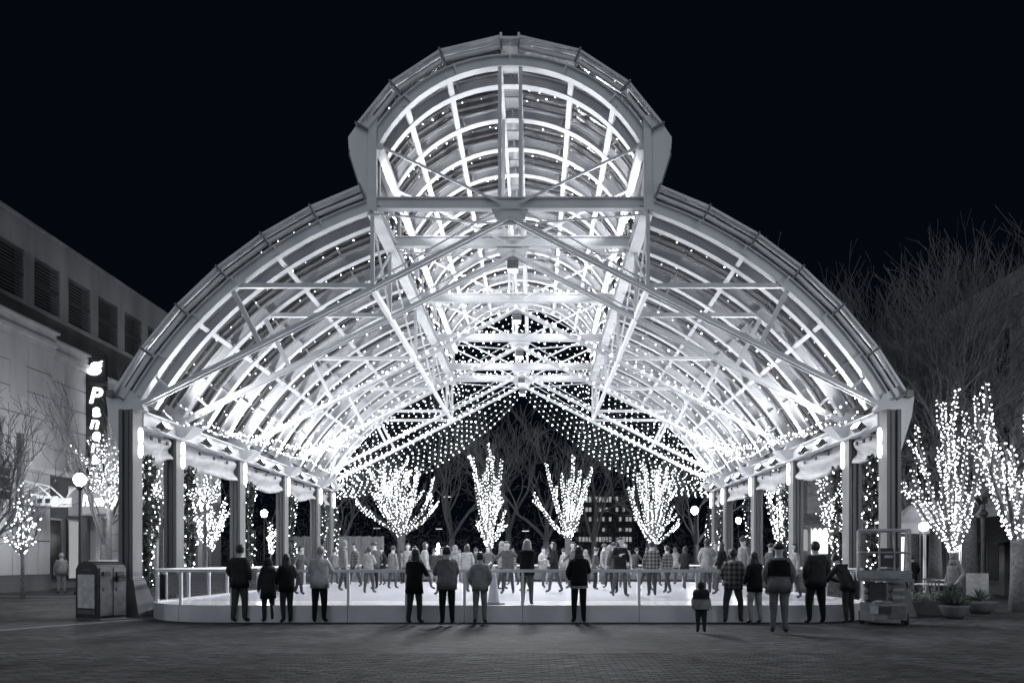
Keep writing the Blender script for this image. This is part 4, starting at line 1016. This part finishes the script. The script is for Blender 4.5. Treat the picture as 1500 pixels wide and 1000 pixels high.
# lit box sign
bx = thing('cafe_box_sign', 'long pale illuminated sign box lettered Panera Bread above the cafe front', 'sign', (-22, 38.5, 0))
pA = P(100, 712, 38.6); pB = P(184, 755, 38.6)
wp(MB().box(pA.x, pB.x, 38.6, 39.6, pB.z, pA.z), 'sign_box', LIME, bx)
wp(MB().box(pA.x+.75, pB.x-.05, 38.575, 38.597, pB.z+.12, pA.z-.08), 'light_face', BOXG, bx)
me = text_mesh('Panera Bread', .62, .015, .2, SIGNG); o = link('lettering', me, bx, world=True); o.location = ((pA.x+pB.x)/2+.33, 38.55, (pA.z+pB.z)/2); o.rotation_euler = (PI/2,0,0); o.scale = (.62, 1.25, 1)
# round banded pier under the sign
pr = thing('round_pier', 'pale round panelled pier under the cafe sign box', 'pillar', (*at(163, 38.0)[:2], 0))
MB().lathe([(.42,0),(.42,.3),(.36,.35),(.36,3.4),(.44,3.45),(.44,3.6)], n=16).build('shaft', LIME, pr, True)
b = MB()
for z in (1.1, 1.9, 2.7): b.lathe([(.367,z),(.372,z+.03)], n=16)
b.build('joint_rings', CONCD, pr)
# awnings left
for i, y in enumerate((43.5, 48.5)):
    a = thing('shop_awning', ['striped sloping shop awning seen between the front left columns', 'striped sloping shop awning farther along the left shopfronts'][i], 'awning', (-22.8, y, 0), 0, 'striped awnings on the left shopfronts')
    for k in range(8):
        y0 = y+k*.42
        wp(MB().add([(-23.9,y0,4.9),(-22.3,y0,3.4),(-22.3,y0+.41,3.4),(-23.9,y0+.41,4.9),(-23.9,y0,4.85),(-22.3,y0,3.35),(-22.3,y0+.41,3.35),(-23.9,y0+.41,4.85)],
                    [(0,1,2,3),(7,6,5,4),(0,4,5,1),(1,5,6,2),(2,6,7,3),(3,7,4,0)]).box(-22.31,-22.27,y0,y0+.41,2.95,3.34), 'canvas_stripe', AWNW if k % 2 else AWN, a)
# wooden fence beyond the rink
fn = thing('plank_fence', 'tall pale vertical plank fence beyond the rear left columns', 'fence', (-11, 45, 0))
x = -14.5
while x < -8.4:
    wp(MB().box(x, x+.17, 44.98, 45.03+rnd.uniform(0, .02), .05, 2.85+rnd.uniform(-.03, .03)), 'plank', PLANK, fn); x += .19
wp(MB().box(-14.5, -8.4, 45.05, 45.12, .6, .7).box(-14.5, -8.4, 45.05, 45.12, 2.2, 2.3), 'fence_rail', PLANK, fn)

# ------------------------------------------------------------------ right buildings
rb_ = thing('stone_row_building', 'tall stone fronted building with dark shopfront awnings along the right side', 'building', (20, 25, 0))
XR = 20.0
wp(MB().box(XR+.1, 34, 12, 35.7, 0, 12.6), 'wall', LIMEJ, rb_)
def rpanels(y0, y1, z0, z1, cols, rows, m=BRICKW, xf=XR, parent=rb_):
    for i in range(cols):
        for j in range(rows):
            wp(MB().box(xf-rnd.uniform(0, .006), xf+.1, y0+(y1-y0)*i/cols+.015, y0+(y1-y0)*(i+1)/cols-.015, z0+(z1-z0)*j/rows+.015, z0+(z1-z0)*(j+1)/rows-.015), 'stone_course', m, parent)
wp(MB().box(XR-.35, 34, 12, 35.9, 12.3, 12.9).box(XR-.2, 34, 12, 35.8, 12.0, 12.3), 'cornice', LIME, rb_)
for z0, z1, rows in ((4.2, 7.8, 6), (8.1, 12.0, 6)):
    rpanels(24, 35.7, z0, z1, 6, rows, LIME)
wp(MB().box(XR-.10, XR+.1, 12, 35.8, 7.8, 8.1), 'string_course', LIME, rb_); wp(MB().box(XR-.22, XR+.1, 12, 35.8, 3.75, 3.95).box(XR-.12, XR+.1, 12, 35.8, 3.95, 4.2).box(XR-.1, XR+.1, 12, 35.8, 3.3, 3.75), 'shopfront_cornice', LIME, rb_)
for y in (25.4, 28.2, 31.0, 33.6):
    for z in (4.9, 8.9):
        f_ = wp(MB().box(XR-.06, XR-.007, y, y+1.0, z, z+2.1), 'window', LIME, rb_)
        link('pane', MB().box(XR-.075, XR-.063, y+.1, y+.47, z+.1, z+2.0).box(XR-.075, XR-.063, y+.53, y+.9, z+.1, z+2.0).mesh('pane', GLD), f_, world=True)
        link('sill', MB().box(XR-.16, XR-.062, y-.1, y+1.1, z-.12, z-.003).mesh('sill', LIME), f_, world=True)
for i, y in enumerate((24.3, 26.8, 29.3, 31.8, 33.8)):
    f_ = wp(MB().box(XR-.02, XR+.09, y, y+1.9, .5, 3.2), 'shop_window', DARKM, rb_)
    link('pane', MB().box(XR-.035, XR-.025, y+.08, y+.9, .6, 3.1).box(XR-.035, XR-.025, y+1.0, y+1.82, .6, 3.1).mesh('pane', WINB if i == 4 else (WINL if i == 1 else GLD)), f_, world=True)
for y in (23.7, 26.3, 28.8, 31.3, 33.5): wp(MB().box(XR-.14, XR+.09, y, y+.35, 0, 3.3), 'pilaster', CONCD, rb_)
for i, (y0, y1) in enumerate(((29.2, 33.6), (24.2, 28.7))):
    a = thing('shop_awning', ['dark canvas awning over the cafe door behind the lit tree', 'dark canvas awning between the black lamp post and the right edge'][i], 'awning', (XR-.7, y0, 0), 0, 'dark awnings on the right building')
    wp(MB().add([(XR-.1,y0,3.25),(XR-1.2,y0,2.45),(XR-1.2,y1,2.45),(XR-.1,y1,3.25),(XR-.1,y0,3.2),(XR-1.2,y0,2.4),(XR-1.2,y1,2.4),(XR-.1,y1,3.2)],
                [(0,1,2,3),(7,6,5,4),(0,4,5,1),(1,5,6,2),(2,6,7,3),(3,7,4,0)]), 'canvas', AWN, a)
    wp(MB().add([(XR-.1,y0,3.2),(XR-1.2,y0,2.4),(XR-.1,y0,2.4)], [(0,1,2)]).add([(XR-.1,y1,3.2),(XR-1.2,y1,2.4),(XR-.1,y1,2.4)], [(0,2,1)]), 'side_flap', AWN, a)
    wp(MB().box(XR-1.22, XR-1.2, y0, y1, 2.15, 2.42), 'valance', AWN, a)
# building 2: continues, then set back
r2 = thing('brick_row_building', 'plain stone building with tall paired windows beyond the right colonnade', 'building', (22, 40, 0))
wp(MB().box(22.1, 36, 36.2, 60, 0, 11.0), 'wall', LIMEJ, r2); rpanels(36.2, 60, 3.6, 10.9, 10, 12, CONC, 22.0, r2)
wp(MB().box(20.1, 36, 36.0, 36.19, 0, 11.2), 'end_wall', CONC, r2)
wp(MB().box(21.7, 36, 36.2, 60, 11.0, 11.35), 'cornice', LIME, r2); wp(MB().box(21.8, 22.1, 36.2, 60, 3.2, 3.59), 'string_course', LIME, r2)
for y in (38, 41.4, 44.8, 48.2, 52):
    for z in (4.7, 8.2):
        f_ = wp(MB().box(21.93, 21.99, y, y+1.3, z, z+2.1), 'window', LIME, r2)
        link('pane', MB().box(21.915, 21.925, y+.1, y+.6, z+.1, z+2.0).box(21.915, 21.925, y+.7, y+1.2, z+.1, z+2.0).mesh('pane', GLD), f_, world=True)
for i, y in enumerate((37.2, 40.4, 43.6, 47, 50.5)):
    f_ = wp(MB().box(21.98, 22.09, y, y+2.4, .4, 2.9), 'shop_window', DARKM, r2)
    link('pane', MB().box(21.96, 21.975, y+.1, y+2.3, .5, 2.8).mesh('pane', WINB if i in (0, 2) else GLD), f_, world=True)
r3 = thing('far_brick_building', 'dark flat roofed building showing between the bare trees on the right', 'building', (30, 60, 0))
wp(MB().box(24.5, 50, 62, 75, 0, 18.6), 'wall', BRICKW, r3); wp(MB().box(24.3, 50.2, 61.8, 75, 18.6, 19.2), 'parapet', CONC, r3)
for i in range(6):
    for z in (8, 11.5, 15):
        f_ = wp(MB().box(26+i*3.2, 27.4+i*3.2, 61.95, 61.99, z, z+1.9), 'window', GLD, r3)
# lit kiosk / poster light through right bay
ks = thing('lit_kiosk', 'small kiosk with bright white panel under a fringed awning behind the second right bay', 'kiosk', at(1200, 36))
MB().box(-.95,.75,0,.8,0,.9).box(-1,-.9,0,.8,.9,3).box(.72,.8,0,.8,.9,3).box(-1,.8,.7,.8,.9,3).build('frame', MIDM, ks)
MB().box(-.38,.40,-.02,.02,1.75,2.95).build('bright_panel', WINB, ks); MB().box(-.88,-.55,-.02,.02,1.9,2.9).build('side_panel', WINL, ks)
b = MB().add([(-1.1,-.6,3.05),(.95,-.6,3.05),(.9,.8,3.7),(-1.05,.8,3.7),(-1.1,-.6,3.0),(.95,-.6,3.0),(.9,.8,3.6),(-1.05,.8,3.6)], [(0,1,2,3),(7,6,5,4),(0,4,5,1),(1,5,6,2),(2,6,7,3),(3,7,4,0)])
for i in range(9): b.add([(-1.1+i*.228,-.61,3.02),(-1.1+(i+1)*.228,-.61,3.02),(-1.1+(i+.5)*.228,-.61,2.8)], [(0,2,1)])
b.build('awning', PLANK, ks)

# cafe furniture on the right
um = thing('cafe_umbrella', 'pale domed cafe umbrella lit from beneath beside the cafe door', 'umbrella', at(1348, 27))
MB().tube([(0,0,0),(0,0,3.3)], .03, 8).build('pole', MIDM, um)
cpy = MB(); n_ = 8
vs = [(0,0,3.55)]
for r, z in ((.4, 3.35), (.75, 3.05), (.9, 2.75)):
    for k in range(n_): a = 2*PI*(k+.5)/n_; vs.append((r*math.cos(a), r*math.sin(a), z))
fs = [(0, 1+k, 1+(k+1) % n_) for k in range(n_)]
for i in range(2):
    for k in range(n_): fs.append((1+i*n_+k, 1+(i+1)*n_+k, 1+(i+1)*n_+(k+1) % n_, 1+i*n_+(k+1) % n_))
cpy.add(vs, fs).build('canopy', AWNW, um)
MB().ball((0,-.25,2.62), .17, n=12, m_=8).build('lantern', TUBEG, um, True)
cf = thing('cafe_canopy', 'white open framed terrace canopy with bright underside left of the cafe umbrella', 'canopy', at(1325, 28))
MB().box(-1.2,.6,-.6,.6,2.86,2.92).box(-1.2,.6,-.62,-.6,2.4,2.85).build('roof', STEEL, cf); MB().box(-1.1,.5,-.5,.5,2.80,2.85).build('light_panel', WINB, cf)
for x in (-1.1, .5): MB().box(x-.04,x+.04,-.5,-.42,0,2.8).build('post', STEEL, cf)
def table(label, loc):
    t = thing('cafe_table', label, 'table', loc); MB().lathe([(.45,.72),(.47,.74),(.46,.76)], n=18).build('tabletop', STEEL, t)
    MB().tube([(0,0,0.02),(0,0,.72)], .035, 8).build('pedestal', DARKM, t); MB().lathe([(.24,0),(.24,.03),(.05,.06)], n=12).build('foot', DARKM, t); return t
def chair(label, loc, rz, m=DARKM):
    t = thing('cafe_chair', label, 'chair', loc, rz, 'metal chairs on the cafe terrace'); MB().box(-.2,.2,-.2,.2,.43,.46).build('seat', m, t)
    b = MB()
    for x in (-.15, -.05, .05, .15): b.box(x-.015,x+.015,.19,.21,.5,.85)
    b.box(-.2,.2,.185,.215,.85,.89).build('backrest', m, t)
    for x in (-.18, .18):
        for y in (-.18, .18): MB().box(x-.014,x+.014,y-.014,y+.014,0,.43).build('leg', m, t)
    return t
table('round pale topped cafe table on the terrace behind the scissor lift', at(1364, 22.5)); table('second round cafe table nearer the cafe door', at(1385, 27))
c0 = chair('dark metal chair left of the pale topped table', at(1345, 22.4), PI/2, MIDM)
for px, Y, rz, lab in ((1383, 22.3, -PI/2, 'dark metal chair right of the pale topped table'), (1362, 21.7, PI, 'dark metal chair on the near side of the pale topped table'), (1366, 23.4, 0, 'dark metal chair on the far side of the pale topped table'), (1398, 27.5, -1.2, 'dark metal chair at the table by the cafe door')):
    dup(c0, at(px, Y), rz, lab)
def spiky(label, loc, bowl=True, r=.5, dens=60, name='planter'):
    t = thing(name, label, 'planter', loc, 0, 'bowl planters with spiky plants on the cafe terrace')
    MB().lathe([(.25*r/.5,0),(.4*r/.5,.1),(.5*r/.5,.28),(.53*r/.5,.34),(.46*r/.5,.34),(.42*r/.5,.28)], n=18).build('bowl', CONCD, t, True)
    b = MB()
    for i in range(dens):
        a = rnd.uniform(0, 2*PI); e = rnd.uniform(.15, 1.4); L_ = rnd.uniform(.3, .55); d = Vector((math.cos(a)*math.cos(e), math.sin(a)*math.cos(e), math.sin(e))); p0 = Vector((0,0,.3))+d*.04
        sd = d.cross(Vector((0,0,1))).normalized()*.018; p1 = p0+d*L_*.6; p2 = p0+d*L_-Vector((0,0,.05))
        b.add([p0-sd, p0+sd, p1+sd, p2, p1-sd], [(0,1,2,3,4)])
    b.build('leaves', PLANT, t, kind='stuff'); return t
spiky('low bowl planter with spiky agave right of the person in the pale coat', at(1436, 20.8), r=.42); spiky('bushy bowl planter in front of the person in the pale coat', at(1398, 19.0), r=.34, dens=190)
pk = thing('box_planter', 'long low planter of dark ground plants beside the scissor lift', 'planter', at(1342, 20.6)); MB().box(-.9,.9,-.3,.3,0,.35).build('trough', DARKM, pk)
b = MB()
for i in range(500):
    c = Vector((rnd.uniform(-.9,.9), rnd.uniform(-.33,.33), .34+abs(rnd.gauss(0,.15)))); d1 = Vector((rnd.gauss(0,1), rnd.gauss(0,1), rnd.gauss(0,1))).normalized(); d2 = d1.orthogonal().normalized()
    b.add([c-d1*.07, c+d2*.03, c+d1*.07, c-d2*.03], [(0,1,2,3)])
b.build('foliage', PLANT, pk, kind='stuff')
lc = thing('lounge_chair', 'pale sling lounge chair beside the black lamp post', 'chair', at(1432, 23.2), -.5)
MB().add([(-.3,0,.3),(.3,0,.3),(.3,.45,1.05),(-.3,.45,1.05),(-.3,.03,.28),(.3,.03,.28),(.3,.48,1.03),(-.3,.48,1.03)], [(0,1,2,3),(7,6,5,4),(0,4,5,1),(1,5,6,2),(2,6,7,3),(3,7,4,0)]).build('sling_back', LIFT, lc)
MB().box(-.3,.3,-.45,0,.28,.32).build('seat', LIFT, lc)
for x in (-.32, .32): MB().beam((x,-.45,0),(x,.1,.35),.03,.03).beam((x,.45,0),(x,-.1,.35),.03,.03).build('leg', PLANK, lc)

# ------------------------------------------------------------------ far background
ob = thing('office_block', 'dark office block with rows of dim lit windows far behind the lit trees', 'building', (11, 115, 0))
YB = 112; a_ = P(838, 722, YB); c_ = P(930, 800, YB)
wp(MB().box(a_.x, c_.x, YB, YB+20, 0, a_.z+.4), 'wall', AWN, ob)
for j, (yt, hgt, pr_) in enumerate(((727, 8, .95), (743, 6, .6), (757, 6, .3), (773, 5, .25), (786, 7, .7))):
    for i in range(17):
        px = 843+i*4.9
        if i in (5, 11): continue
        A = P(px, yt, YB); B = P(px+3.6, yt+hgt, YB); lit = rnd.random() < pr_
        wp(MB().box(A.x, B.x, YB-.05, YB-.01, B.z, A.z), 'window', WINL if lit else GLD, ob)
wl = thing('garden_wall', 'low pale wall running across beyond the rear of the rink', 'wall', (0, 58, 0))
wp(MB().box(-20, 20, 58, 58.4, 0, .9), 'wall_face', CONC, wl)
b = MB()
R_ = random.Random(5)
for i in range(15000):
    x = R_.uniform(-75, 75); hh = 7.5+2.2*math.sin(x*.21)+1.4*math.sin(x*.57+1); z = abs(R_.gauss(0, .5))*hh; y = 84+R_.uniform(-4, 4); c = Vector((x, y, z))
    d1 = Vector((R_.gauss(0,1), R_.gauss(0,.4), R_.gauss(0,1))).normalized(); d2 = d1.orthogonal().normalized(); s_ = R_.uniform(.15, .55)
    b.add([c-d1*s_, c+d2*s_*.10, c+d1*s_, c-d2*s_*.10], [(0,1,2,3)])
b.build('distant_hedge', BARKD, kind='stuff', label='dark distant belt of shrubs and trees behind the plaza', category='hedge')
for i, (px, py, Y) in enumerate(((655, 727, 75), (643, 774, 90), (770, 777, 80), (552, 773, 88), (1050, 776, 85))):
    p = P(px, py, Y); t = thing('pole_light', ['tall pole light above the gap between the left lit trees', 'low pole light right of the left lit tree', 'low pole light in the middle beyond the rink',
        'low pole light behind the broad left lit tree', 'low pole light beside the rear right columns'][i], 'street lamp', (p.x, Y, 0), 0, 'distant pole lights')
    MB().tube([(0,0,0),(0,0,p.z)], .07, 6).build('pole', DARKM, t); MB().box(-.45,.45,-.15,.15,p.z,p.z+.12).build('head', DARKM, t); MB().box(-.35,.35,-.12,.12,p.z-.05,p.z-.005).build('lens', WINB, t)
sg = thing('notice_board', 'small pale notice board beyond the rink left of the second christmas tree', 'sign', at(889, 56)); MB().box(-.3,.3,0,.05,1.0,2.3).build('board', POSTER, sg)
for x in (-.2, .2): MB().box(x-.03,x+.03,.06,.1,0,1.9).build('post', DARKM, sg)
